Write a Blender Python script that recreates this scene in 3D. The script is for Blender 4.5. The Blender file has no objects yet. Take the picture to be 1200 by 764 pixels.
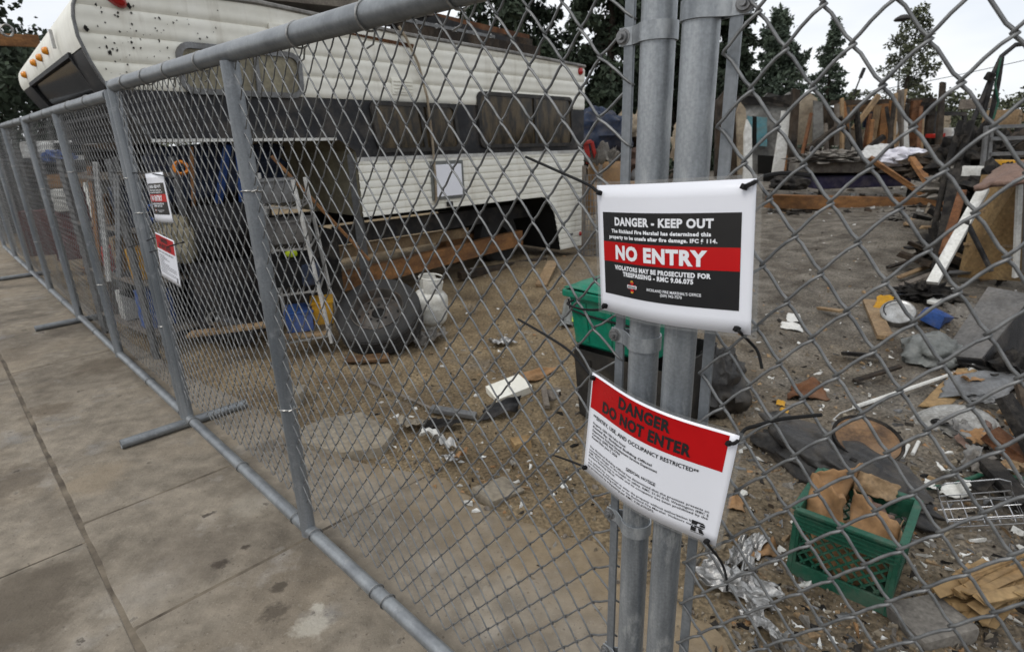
import bpy, bmesh, math, random
import numpy as np
from mathutils import Vector, Matrix, noise, Euler
random.seed(7); NPR = np.random.RandomState(5)
R_ = math.radians
SC = bpy.context.scene; COL = SC.collection

# ------------------------------------------------------------------ camera
EYE = 1.57
F_PX, PITCH, ROLL = 671.1, R_(18.336), R_(-1.7908)       # measured in the 1200 px wide photograph
_fw = Vector((0, math.cos(PITCH), -math.sin(PITCH)))
_r0 = Vector((1, 0, 0)); _u0 = Vector((0, math.sin(PITCH), math.cos(PITCH)))
CR = _r0 * math.cos(ROLL) + _u0 * math.sin(ROLL)
CU = -_r0 * math.sin(ROLL) + _u0 * math.cos(ROLL)
CAMP = Vector((0, 0, EYE))
cd = bpy.data.cameras.new('camera'); cam = bpy.data.objects.new('camera', cd); COL.objects.link(cam)
cd.sensor_fit = 'HORIZONTAL'; cd.sensor_width = 36.0; cd.lens = 36 * F_PX / 1200
cd.clip_start = .02; cd.clip_end = 2000
cam.matrix_world = Matrix(((CR.x, CU.x, -_fw.x, 0), (CR.y, CU.y, -_fw.y, 0), (CR.z, CU.z, -_fw.z, EYE), (0, 0, 0, 1)))
cd.dof.use_dof = True; cd.dof.focus_distance = 1.15; cd.dof.aperture_fstop = 7.1
SC.camera = cam

def ray(u, v): return _fw + CR * ((u - 600) / F_PX) - CU * ((v - 382) / F_PX)
def G(u, v, z=0.0):
    d = ray(u, v); return CAMP + d * ((z - EYE) / d.z)
def at(u, v, Y):
    d = ray(u, v); return CAMP + d * (Y / d.y)

# ------------------------------------------------------------------ world, sun, exposure (overcast)
SUN_EL, SUN_AZ = R_(52), R_(232)       # from behind the camera, a little to the left
w = bpy.data.worlds.new('World'); SC.world = w; w.use_nodes = True
nt = w.node_tree; nt.nodes.clear()
def N(t, tree=None, **k):
    n = (tree or nt).nodes.new(t)
    for a, b in k.items(): setattr(n, a, b)
    return n
sky = N('ShaderNodeTexSky', sky_type='NISHITA', sun_disc=False, sun_elevation=SUN_EL, sun_rotation=SUN_AZ)
bg1 = N('ShaderNodeBackground'); bg1.inputs[1].default_value = .06
tc = N('ShaderNodeTexCoord'); mp = N('ShaderNodeMapping'); mp.inputs['Scale'].default_value = (1, 1, 3.2)
ns = N('ShaderNodeTexNoise'); ns.inputs['Scale'].default_value = 2.2; ns.inputs['Detail'].default_value = 5
rp = N('ShaderNodeValToRGB'); rp.color_ramp.elements[0].position = .36; rp.color_ramp.elements[1].position = .68
rp.color_ramp.elements[0].color = (.72, .765, .83, 1); rp.color_ramp.elements[1].color = (1, 1, 1, 1)
bg2 = N('ShaderNodeBackground'); bg2.inputs[1].default_value = 1.08
add = N('ShaderNodeMixShader'); add.inputs[0].default_value = .88
out = N('ShaderNodeOutputWorld')
L = nt.links.new
L(sky.outputs[0], bg1.inputs[0]); L(tc.outputs['Generated'], mp.inputs[0]); L(mp.outputs[0], ns.inputs[0])
L(ns.outputs[0], rp.inputs[0]); L(rp.outputs[0], bg2.inputs[0])
L(bg1.outputs[0], add.inputs[1]); L(bg2.outputs[0], add.inputs[2]); L(add.outputs[0], out.inputs[0])
sl = bpy.data.lights.new('sun', 'SUN'); sl.energy = 1.15; sl.angle = R_(24); sl.color = (1, .965, .91)
so = bpy.data.objects.new('sun', sl); COL.objects.link(so)
so.rotation_euler = Vector((-math.sin(SUN_AZ) * math.cos(SUN_EL), -math.cos(SUN_AZ) * math.cos(SUN_EL), -math.sin(SUN_EL))).to_track_quat('-Z', 'Y').to_euler()
SC.view_settings.view_transform = 'Standard'; SC.view_settings.look = 'None'
SC.view_settings.exposure = .20; SC.view_settings.gamma = 1; SC.view_settings.use_curve_mapping = False
SC.render.engine = 'CYCLES'
SC.cycles.use_denoising = True; SC.cycles.max_bounces = 5; SC.cycles.transparent_max_bounces = 8
SC.cycles.use_adaptive_sampling = True; SC.cycles.adaptive_threshold = .015

# ------------------------------------------------------------------ materials
def mat(name, c1, c2=None, scale=6, rough=.8, metal=0, bump=.0, fine=0, c3=None, stretch=(1, 1, 1), lo=.35, hi=.65, spec=.28, bscale=None, coat=0, dust=0, dcol=(.21, .17, .125), dstretch=(1, 1, 1), dscale=None, dlo=.46, dhi=.66):
    m = bpy.data.materials.new(name); m.use_nodes = True
    t = m.node_tree; p = t.nodes['Principled BSDF']; l = t.links.new
    c2 = c2 or tuple(x * .7 for x in c1)
    tcn = N('ShaderNodeTexCoord', t); mpn = N('ShaderNodeMapping', t); mpn.inputs['Scale'].default_value = stretch
    l(tcn.outputs['Object'], mpn.inputs[0])
    n1 = N('ShaderNodeTexNoise', t); n1.inputs['Scale'].default_value = scale; n1.inputs['Detail'].default_value = 9; n1.inputs['Roughness'].default_value = .62
    l(mpn.outputs[0], n1.inputs[0])
    r1 = N('ShaderNodeValToRGB', t); e = r1.color_ramp.elements
    e[0].position = lo; e[0].color = (*c2, 1); e[1].position = hi; e[1].color = (*c1, 1)
    if c3: x = e.new((lo + hi) / 2); x.color = (*c3, 1)
    l(n1.outputs[0], r1.inputs[0]); colr = r1.outputs[0]
    if fine:
        n2 = N('ShaderNodeTexNoise', t); n2.inputs['Scale'].default_value = scale * 11; n2.inputs['Detail'].default_value = 6
        l(tcn.outputs['Object'], n2.inputs[0])
        mr = N('ShaderNodeMapRange', t); mr.inputs[1].default_value = .3; mr.inputs[2].default_value = .7
        mr.inputs[3].default_value = 1 - fine; mr.inputs[4].default_value = 1 + fine * .6
        l(n2.outputs[0], mr.inputs[0])
        mx = N('ShaderNodeMix', t, data_type='RGBA', blend_type='MULTIPLY'); mx.inputs[0].default_value = 1
        l(colr, mx.inputs[6]); l(mr.outputs[0], mx.inputs[7]); colr = mx.outputs[2]
    if dust:
        mpd = N('ShaderNodeMapping', t); mpd.inputs['Scale'].default_value = dstretch; l(tcn.outputs['Object'], mpd.inputs[0])
        n3 = N('ShaderNodeTexNoise', t); n3.inputs['Scale'].default_value = dscale or scale * .8; n3.inputs['Detail'].default_value = 10; n3.inputs['Roughness'].default_value = .7
        l(mpd.outputs[0], n3.inputs[0]); md = N('ShaderNodeMapRange', t); md.inputs[1].default_value = dlo; md.inputs[2].default_value = dhi; md.inputs[4].default_value = dust; l(n3.outputs[0], md.inputs[0])
        xd = N('ShaderNodeMix', t, data_type='RGBA'); l(md.outputs[0], xd.inputs[0]); l(colr, xd.inputs[6]); xd.inputs[7].default_value = (*dcol, 1); colr = xd.outputs[2]
    l(colr, p.inputs['Base Color'])
    p.inputs['Metallic'].default_value = metal; p.inputs['Specular IOR Level'].default_value = spec
    rr = N('ShaderNodeMapRange', t); rr.inputs[3].default_value = max(.03, rough - .12); rr.inputs[4].default_value = min(1, rough + .12)
    l(n1.outputs[0], rr.inputs[0]); l(rr.outputs[0], p.inputs['Roughness'])
    if coat: p.inputs['Coat Weight'].default_value = coat; p.inputs['Coat Roughness'].default_value = .08
    if bump:
        nb = N('ShaderNodeTexNoise', t); nb.inputs['Scale'].default_value = bscale or scale * 7; nb.inputs['Detail'].default_value = 8; nb.inputs['Roughness'].default_value = .65
        l(mpn.outputs[0], nb.inputs[0])
        b = N('ShaderNodeBump', t); b.inputs['Strength'].default_value = min(1, bump); b.inputs['Distance'].default_value = .02 * max(1, bump)
        l(nb.outputs[0], b.inputs['Height']); l(b.outputs[0], p.inputs['Normal'])
    return m
M = {}
CLEAN = {'paper', 'ink', 'sign_red', 'white_ink', 'emblem_red', 'emblem_gold', 'wire', 'bolt', 'black_plastic', 'amber', 'lamp_red', 'void_shade', 'needles', 'needles_blue', 'needles_dark', 'leaf_olive', 'bark', 'lamp_grey', 'concrete', 'joint_dirt', 'asphalt', 'white_cloth'}
def dm(k, *a, **kw):
    if k not in CLEAN and 'dust' not in kw: kw.update(dust=.5, dcol=(.115, .098, .08), dscale=4.5, dlo=.47, dhi=.68)      # soot and soil on what lay through the fire
    M[k] = mat(k, *a, **kw)
dm('galv', (.27, .285, .30), (.15, .165, .18), 14, .45, .5, .04, .14, stretch=(1, 1, .12), dust=.55, dcol=(.38, .39, .40), dscale=14, dlo=.55, dhi=.68)
dm('galv_rail', (.29, .305, .315), (.17, .18, .19), 8, .42, .55, .03, .08, dust=.45, dcol=(.38, .385, .38), dscale=22, dlo=.57, dhi=.72)
dm('galv_light', (.40, .42, .435), (.17, .185, .20), 20, .42, .5, .05, .16, stretch=(1, 1, .07), lo=.36, hi=.64, dust=.75, dcol=(.50, .515, .52), dstretch=(1, 1, .35), dscale=16, dlo=.55, dhi=.66)
dm('wire', (.23, .232, .23), (.125, .128, .13), 40, .45, .5)
dm('bolt', (.30, .30, .30), (.15, .15, .15), 60, .4, .6)
dm('black_plastic', (.009, .009, .010), (.015, .015, .015), 12, .6, spec=.15)
dm('paper', (.80, .81, .86), (.77, .78, .83), 5, .35, 0, coat=.25)
dm('ink', (.016, .016, .017), (.024, .024, .025), 9, .3, coat=.3)
dm('sign_red', (.50, .006, .008), (.42, .005, .007), 6, .3, coat=.3)
dm('white_ink', (.80, .81, .84), (.78, .79, .82), 5, .35)
dm('emblem_red', (.55, .02, .02), (.5, .02, .02), 5, .4)
dm('emblem_gold', (.55, .36, .05), (.5, .32, .04), 5, .4)
dm('siding', (.80, .785, .71), (.70, .68, .59), 1.6, .5, 0, .03, .05, stretch=(1.2, 1.2, .5), lo=.3, hi=.6, dust=.5, dcol=(.30, .25, .18), dstretch=(5, 5, .5), dscale=1.6, dlo=.54, dhi=.78)
dm('siding_clean', (.82, .81, .74), (.72, .70, .62), 1.5, .5, 0, .02, .05, dust=.5, dcol=(.33, .27, .18), dstretch=(4, 4, .6), dscale=1.8, dlo=.54, dhi=.76)
dm('stripe_black', (.020, .021, .024), (.010, .010, .012), 5, .5, 0, .0, .3)
dm('interior_beige', (.32, .29, .20), (.20, .17, .11), 2.5, .7, 0, .05, .2)
dm('void_shade', (.012, .011, .010), (.006, .006, .005), 3, .95)  # near-black that paints the shade in holes, gaps and under the camper body
dm('rubber', (.020, .020, .021), (.045, .043, .040), 8, .75, 0, .2, .3)
dm('tyre', (.034, .033, .032), (.024, .023, .022), 7, .8, 0, .04, .12, dust=.35, dcol=(.085, .073, .058), dlo=.52, dhi=.75)
dm('rim_steel', (.085, .078, .07), (.04, .036, .032), 9, .5, .4, .05, .2, dust=.4, dcol=(.14, .085, .05))
dm('rust', (.20, .085, .035), (.07, .03, .015), 9, .85, .1, .25, .3)
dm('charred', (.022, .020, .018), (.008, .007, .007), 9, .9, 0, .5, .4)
dm('charcoal_wood', (.06, .04, .025), (.012, .011, .010), 5, .9, 0, .5, .4, stretch=(1, 1, .3))
dm('wood_orange', (.33, .16, .06), (.15, .07, .03), 5, .75, 0, .25, .3, stretch=(.6, .6, 2), dust=.6, dcol=(.07, .045, .03), dscale=3)
dm('wood_tan', (.34, .235, .13), (.19, .125, .07), 6, .8, 0, .3, .35)
dm('wood_grey', (.23, .20, .165), (.12, .10, .085), 6, .85, 0, .3, .35)
dm('plywood', (.38, .26, .125), (.22, .135, .06), 3.2, .75, 0, .15, .3, stretch=(1, 1, .4), dust=.6, dcol=(.10, .075, .05))
dm('cardboard', (.36, .21, .10), (.25, .14, .065), 5, .85, 0, .1, .2)
dm('white_paint', (.76, .76, .73), (.55, .54, .50), 5, .55, 0, .06, .15)
dm('white_metal', (.62, .62, .60), (.40, .39, .37), 7, .45, .1, .05, .2)
dm('tank_white', (.74, .74, .70), (.50, .48, .42), 7, .5, 0, .06, .15)
dm('grey_metal', (.23, .235, .24), (.12, .12, .12), 6, .5, .5, .1, .25)
dm('grey_cabinet', (.16, .155, .15), (.085, .08, .075), 4, .55, .1, .08, .3)
dm('dark_metal', (.035, .035, .038), (.015, .014, .014), 8, .6, .3, .15, .3)
dm('steel', (.52, .52, .51), (.28, .27, .25), 12, .32, .8, .1, .25)
dm('chrome', (.55, .56, .57), (.35, .35, .36), 9, .3, .9, dust=.5)
dm('foil', (.60, .60, .59), (.22, .21, .20), 12, .3, .8, .25, .3, dust=.5, dcol=(.08, .07, .06))
dm('tote_green', (.004, .19, .115), (.003, .145, .085), 5, .42, 0, .03, .15, dust=.4, dcol=(.12, .16, .12))
dm('tote_black', (.018, .018, .018), (.030, .028, .026), 5, .5, 0, .05, .3, dust=.4, dcol=(.10, .085, .065))
dm('crate_green', (.018, .10, .062), (.012, .07, .042), 7, .55, 0, .05, .25, dust=.6, dcol=(.12, .13, .10))
dm('blue_plastic', (.035, .10, .34), (.02, .06, .20), 5, .5, 0, .05, .25, dust=.5, dcol=(.16, .15, .14))
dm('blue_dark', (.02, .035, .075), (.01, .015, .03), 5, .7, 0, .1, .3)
dm('yellow', (.60, .32, .02), (.40, .20, .01), 6, .5, 0, .05, .2)
dm('lime', (.55, .70, .02), (.4, .5, .02), 6, .5)
dm('red_plastic', (.50, .03, .02), (.32, .02, .015), 6, .45)
dm('maroon', (.13, .018, .018), (.07, .012, .012), 5, .6, 0, .05, .3)
dm('orange_plastic', (.70, .24, .02), (.5, .15, .01), 6, .45)
dm('amber', (.75, .28, .02), (.6, .2, .01), 6, .25, coat=.6)
dm('lamp_red', (.40, .012, .010), (.3, .01, .01), 6, .2, coat=.6)
dm('concrete', (.285, .246, .192), (.178, .152, .118), 1.1, .9, 0, .45, .3, c3=(.238, .204, .160), bscale=45)
dm('concrete_chunk', (.33, .29, .225), (.20, .17, .13), 3, .9, 0, .5, .3, dust=.6, dcol=(.19, .15, .10))
dm('joint_dirt', (.19, .158, .118), (.06, .048, .037), 7, .95)
dm('stone', (.27, .225, .16), (.15, .125, .095), 5, .9, 0, .4, .3)
dm('ash_cloth', (.26, .24, .21), (.10, .09, .08), 6, .9, 0, .4, .3)
dm('white_cloth', (.72, .71, .76), (.50, .49, .54), 5, .85, 0, .2, .15)
dm('purple_cloth', (.045, .038, .085), (.02, .018, .04), 9, .85, 0, .2, .3)
dm('tan_leather', (.33, .20, .09), (.22, .125, .055), 5, .55, 0, .1, .2)
dm('pink_brown', (.25, .16, .125), (.15, .10, .08), 5, .85, 0, .2, .25)
dm('turquoise', (.10, .26, .30), (.06, .16, .19), 7, .7, dust=.5)
dm('plaster_grey', (.25, .245, .23), (.13, .125, .115), 1.4, .85, 0, .1, .25, lo=.3, hi=.6, dust=.7, dcol=(.05, .045, .04), dscale=2.4, dlo=.48, dhi=.62)
dm('plaster_beige', (.40, .34, .25), (.22, .17, .12), 2, .85, 0, .1, .25)
dm('yard_plastic', (.20, .21, .20), (.10, .105, .10), 5, .35, 0, .2, .2)
dm('bark', (.055, .042, .032), (.03, .022, .017), 6, .95, 0, .6, .3)
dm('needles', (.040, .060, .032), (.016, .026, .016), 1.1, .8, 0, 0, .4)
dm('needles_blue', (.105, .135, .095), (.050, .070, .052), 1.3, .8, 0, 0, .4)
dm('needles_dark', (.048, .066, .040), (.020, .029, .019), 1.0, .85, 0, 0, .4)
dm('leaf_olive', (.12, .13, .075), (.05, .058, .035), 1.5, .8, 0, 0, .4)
dm('asphalt', (.06, .058, .055), (.04, .039, .037), 3, .9, 0, .4, .3)
dm('roofing', (.33, .32, .30), (.14, .135, .13), 3, .7, .1, .1, .3)
dm('bag_black', (.018, .018, .019), (.035, .033, .031), 6, .42, 0, .3, .3, dust=.6, dcol=(.10, .085, .068))
dm('grey_blue_cloth', (.20, .22, .27), (.09, .095, .11), 6, .9, 0, .3, .3)
dm('basin', (.46, .46, .44), (.20, .19, .17), 6, .4, .2, .15, .4, dust=.75, dcol=(.13, .11, .09))
dm('pan_brown', (.24, .135, .062), (.055, .033, .02), 7, .6, 0, .12, .3)
dm('lamp_grey', (.25, .26, .27), (.2, .2, .2), 5, .5, .3)

def glass_mat(name, c1, c2, scale):
    m = mat(name, c1, c2, scale, .12, 0, 0, .3, lo=.42, hi=.6, stretch=(1.6, 1.6, .5)); p = m.node_tree.nodes['Principled BSDF']
    p.inputs['Specular IOR Level'].default_value = .25; M[name] = m
glass_mat('glass_brown_reflect', (.085, .062, .034), (.018, .015, .011), 7)  # brown mottling paints curtains and warm reflections into the pane
glass_mat('glass_dark', (.014, .014, .014), (.006, .006, .006), 3); M['glass_dark'].node_tree.nodes['Principled BSDF'].inputs['Coat Weight'].default_value = .05; M['glass_dark'].node_tree.nodes['Principled BSDF'].inputs['Specular IOR Level'].default_value = .15
glass_mat('blind_beige', (.27, .245, .165), (.15, .13, .085), 3)
# laminate film: mostly clear with a sheen
m = bpy.data.materials.new('laminate'); m.use_nodes = True; t = m.node_tree; t.nodes.remove(t.nodes['Principled BSDF'])
tr = N('ShaderNodeBsdfTransparent', t); gl = N('ShaderNodeBsdfGlossy', t); gl.inputs['Roughness'].default_value = .12
df = N('ShaderNodeBsdfDiffuse', t); df.inputs[0].default_value = (.6, .62, .62, 1)
m1 = N('ShaderNodeMixShader', t); m1.inputs[0].default_value = .12; m2 = N('ShaderNodeMixShader', t); m2.inputs[0].default_value = .14
t.links.new(tr.outputs[0], m1.inputs[1]); t.links.new(df.outputs[0], m1.inputs[2]); t.links.new(m1.outputs[0], m2.inputs[1]); t.links.new(gl.outputs[0], m2.inputs[2])
t.links.new(m2.outputs[0], t.nodes['Material Output'].inputs[0]); M['laminate'] = m

# dirt of the burned yard: brown soil, grey ash patches, pale grit
def dirt_mat():
    m = bpy.data.materials.new('dirt'); m.use_nodes = True; t = m.node_tree; p = t.nodes['Principled BSDF']; l = t.links.new
    g = N('ShaderNodeTexCoord', t)
    def noi(s, d=8, r=.6):
        n = N('ShaderNodeTexNoise', t); n.inputs['Scale'].default_value = s; n.inputs['Detail'].default_value = d; n.inputs['Roughness'].default_value = r
        l(g.outputs['Object'], n.inputs[0]); return n
    def ramp(src, a, b, ca, cb):
        r = N('ShaderNodeValToRGB', t); e = r.color_ramp.elements; e[0].position = a; e[1].position = b; e[0].color = (*ca, 1); e[1].color = (*cb, 1); l(src, r.inputs[0]); return r.outputs[0]
    def mix(fac, a, b, bt='MIX'):
        x = N('ShaderNodeMix', t, data_type='RGBA', blend_type=bt)
        if isinstance(fac, float): x.inputs[0].default_value = fac
        else: l(fac, x.inputs[0])
        l(a, x.inputs[6]); l(b, x.inputs[7]); return x.outputs[2]
    base = ramp(noi(2.2).outputs[0], .35, .66, (.165, .122, .075), (.295, .228, .142))
    ash = ramp(noi(3.1).outputs[0], .35, .68, (.082, .071, .059), (.24, .217, .186))
    # ash lies to the right, where the house burned
    sep = N('ShaderNodeSeparateXYZ', t); l(g.outputs['Object'], sep.inputs[0])
    ad = N('ShaderNodeMath', t, operation='MULTIPLY_ADD'); l(noi(.9, 5).outputs[0], ad.inputs[0]); ad.inputs[1].default_value = 3.4; l(sep.outputs[0], ad.inputs[2])
    mr = N('ShaderNodeMapRange', t); mr.inputs[1].default_value = 1.9; mr.inputs[2].default_value = 4.0; l(ad.outputs[0], mr.inputs[0])
    c = mix(mr.outputs[0], base, ash)
    damp = N('ShaderNodeMapRange', t); damp.inputs[1].default_value = .5; damp.inputs[2].default_value = .68; damp.inputs[4].default_value = .55; l(noi(1.15, 9, .65).outputs[0], damp.inputs[0])
    dk = N('ShaderNodeRGB', t); dk.outputs[0].default_value = (.075, .058, .042, 1); c = mix(damp.outputs[0], c, dk.outputs[0])
    pal = N('ShaderNodeMapRange', t); pal.inputs[1].default_value = .56; pal.inputs[2].default_value = .72; pal.inputs[4].default_value = .6; l(noi(1.7, 10, .7).outputs[0], pal.inputs[0])
    pk = N('ShaderNodeRGB', t); pk.outputs[0].default_value = (.27, .245, .21, 1); c = mix(pal.outputs[0], c, pk.outputs[0])
    grit = ramp(noi(60, 3, .5).outputs[0], .36, .68, (.55, .55, .55), (1.28, 1.26, 1.22))
    c = mix(1.0, c, grit, 'MULTIPLY')
    v = N('ShaderNodeTexVoronoi', t); v.inputs['Scale'].default_value = 38; l(g.outputs['Object'], v.inputs[0])
    vm = N('ShaderNodeMath', t, operation='LESS_THAN'); l(v.outputs['Distance'], vm.inputs[0]); vm.inputs[1].default_value = .17
    pc = N('ShaderNodeMix', t, data_type='RGBA'); l(vm.outputs[0], pc.inputs[0])
    pebble = mix(.82, ramp(v.outputs['Color'], .1, .95, (.06, .05, .04), (.34, .30, .24)), c)
    l(c, pc.inputs[6]); l(pebble, pc.inputs[7])
    l(pc.outputs[2], p.inputs['Base Color']); p.inputs['Roughness'].default_value = .95; p.inputs['Specular IOR Level'].default_value = .15
    nb = noi(26, 10, .7); b = N('ShaderNodeBump', t); b.inputs['Strength'].default_value = .8; b.inputs['Distance'].default_value = .03
    l(nb.outputs[0], b.inputs['Height']); l(b.outputs[0], p.inputs['Normal'])
    M['dirt'] = m
dirt_mat()
# stained pavement
def pave_mat():
    m = M['concrete']; t = m.node_tree; p = t.nodes['Principled BSDF']; l = t.links.new
    old = p.inputs['Base Color'].links[0].from_socket
    g = N('ShaderNodeTexCoord', t)
    def noi(s, d, r=.6):
        n = N('ShaderNodeTexNoise', t); n.inputs['Scale'].default_value = s; n.inputs['Detail'].default_value = d; n.inputs['Roughness'].default_value = r; l(g.outputs['Object'], n.inputs[0]); return n
    def layer(prev, s, d, a, b, colr, f):
        mr = N('ShaderNodeMapRange', t); mr.inputs[1].default_value = a; mr.inputs[2].default_value = b; mr.inputs[4].default_value = f; l(noi(s, d).outputs[0], mr.inputs[0])
        x = N('ShaderNodeMix', t, data_type='RGBA'); x.inputs[7].default_value = (*colr, 1); l(mr.outputs[0], x.inputs[0]); l(prev, x.inputs[6]); return x.outputs[2]
    c = layer(old, 1.3, 12, .50, .66, (.080, .066, .052), .8)
    c = layer(c, .7, 8, .48, .62, (.235, .185, .128), .55)
    c = layer(c, 4.5, 8, .58, .72, (.36, .335, .30), .5)
    c = layer(c, 2.3, 8, .60, .72, (.22, .215, .21), .7)
    c = layer(c, 9, 5, .665, .70, (.045, .035, .028), .85)
    c = layer(c, 18, 5, .64, .70, (.30, .27, .22), .5)
    c = layer(c, 55, 3, .62, .70, (.07, .055, .045), .6)
    c = layer(c, 130, 3, .60, .72, (.36, .32, .26), .5)
    for (u_, v_, rad, colr, f) in ((257, 661, .030, (.035, .026, .02), .9), (287, 641, .018, (.035, .026, .02), .8), (327, 687, .034, (.05, .04, .03), .75), (322, 717, .05, (.06, .048, .036), .7), (366, 733, .06, (.40, .37, .31), .75), (372, 711, .025, (.42, .39, .33), .8),
                                  (40, 700, .26, (.085, .068, .050), .7), (110, 560, .16, (.25, .20, .14), .6), (20, 560, .2, (.10, .08, .06), .6), (60, 480, .14, (.11, .085, .06), .65), (170, 690, .14, (.30, .27, .23), .35), (230, 640, .2, (.11, .09, .07), .4), (120, 430, .22, (.10, .078, .056), .6), (300, 590, .10, (.32, .29, .24), .4)):
        gp_ = G(u_, v_); ds = N('ShaderNodeVectorMath', t, operation='DISTANCE'); l(g.outputs['Object'], ds.inputs[0]); ds.inputs[1].default_value = gp_
        am = N('ShaderNodeMath', t, operation='MULTIPLY_ADD'); l(noi(.9 / rad, 8, .7).outputs[0], am.inputs[0]); am.inputs[1].default_value = rad * 3.2; l(ds.outputs['Value'], am.inputs[2])
        mk = N('ShaderNodeMapRange', t); mk.inputs[1].default_value = rad * 2.75; mk.inputs[2].default_value = rad * 2.2; mk.inputs[3].default_value = 0; mk.inputs[4].default_value = f; l(am.outputs[0], mk.inputs[0])
        xx = N('ShaderNodeMix', t, data_type='RGBA'); l(mk.outputs[0], xx.inputs[0]); l(c, xx.inputs[6]); xx.inputs[7].default_value = (*colr, 1); c = xx.outputs[2]
    dt = N('ShaderNodeVectorMath', t, operation='DOT_PRODUCT'); l(g.outputs['Object'], dt.inputs[0]); dt.inputs[1].default_value = (.7086, .7056, 0)
    aq = N('ShaderNodeMath', t, operation='MULTIPLY_ADD'); l(noi(2.6, 10, .65).outputs[0], aq.inputs[0]); aq.inputs[1].default_value = 1.1; l(dt.outputs['Value'], aq.inputs[2])
    mq = N('ShaderNodeMapRange', t); mq.inputs[1].default_value = 1.65; mq.inputs[2].default_value = 2.05; mq.inputs[4].default_value = .92; l(aq.outputs[0], mq.inputs[0])
    soil = N('ShaderNodeValToRGB', t); e = soil.color_ramp.elements; e[0].position = .35; e[1].position = .66; e[0].color = (.160, .117, .070, 1); e[1].color = (.285, .218, .135, 1); l(noi(7, 9, .7).outputs[0], soil.inputs[0])
    x = N('ShaderNodeMix', t, data_type='RGBA'); l(mq.outputs[0], x.inputs[0]); l(c, x.inputs[6]); l(soil.outputs[0], x.inputs[7]); c = x.outputs[2]
    l(c, p.inputs['Base Color'])
pave_mat()

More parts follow.
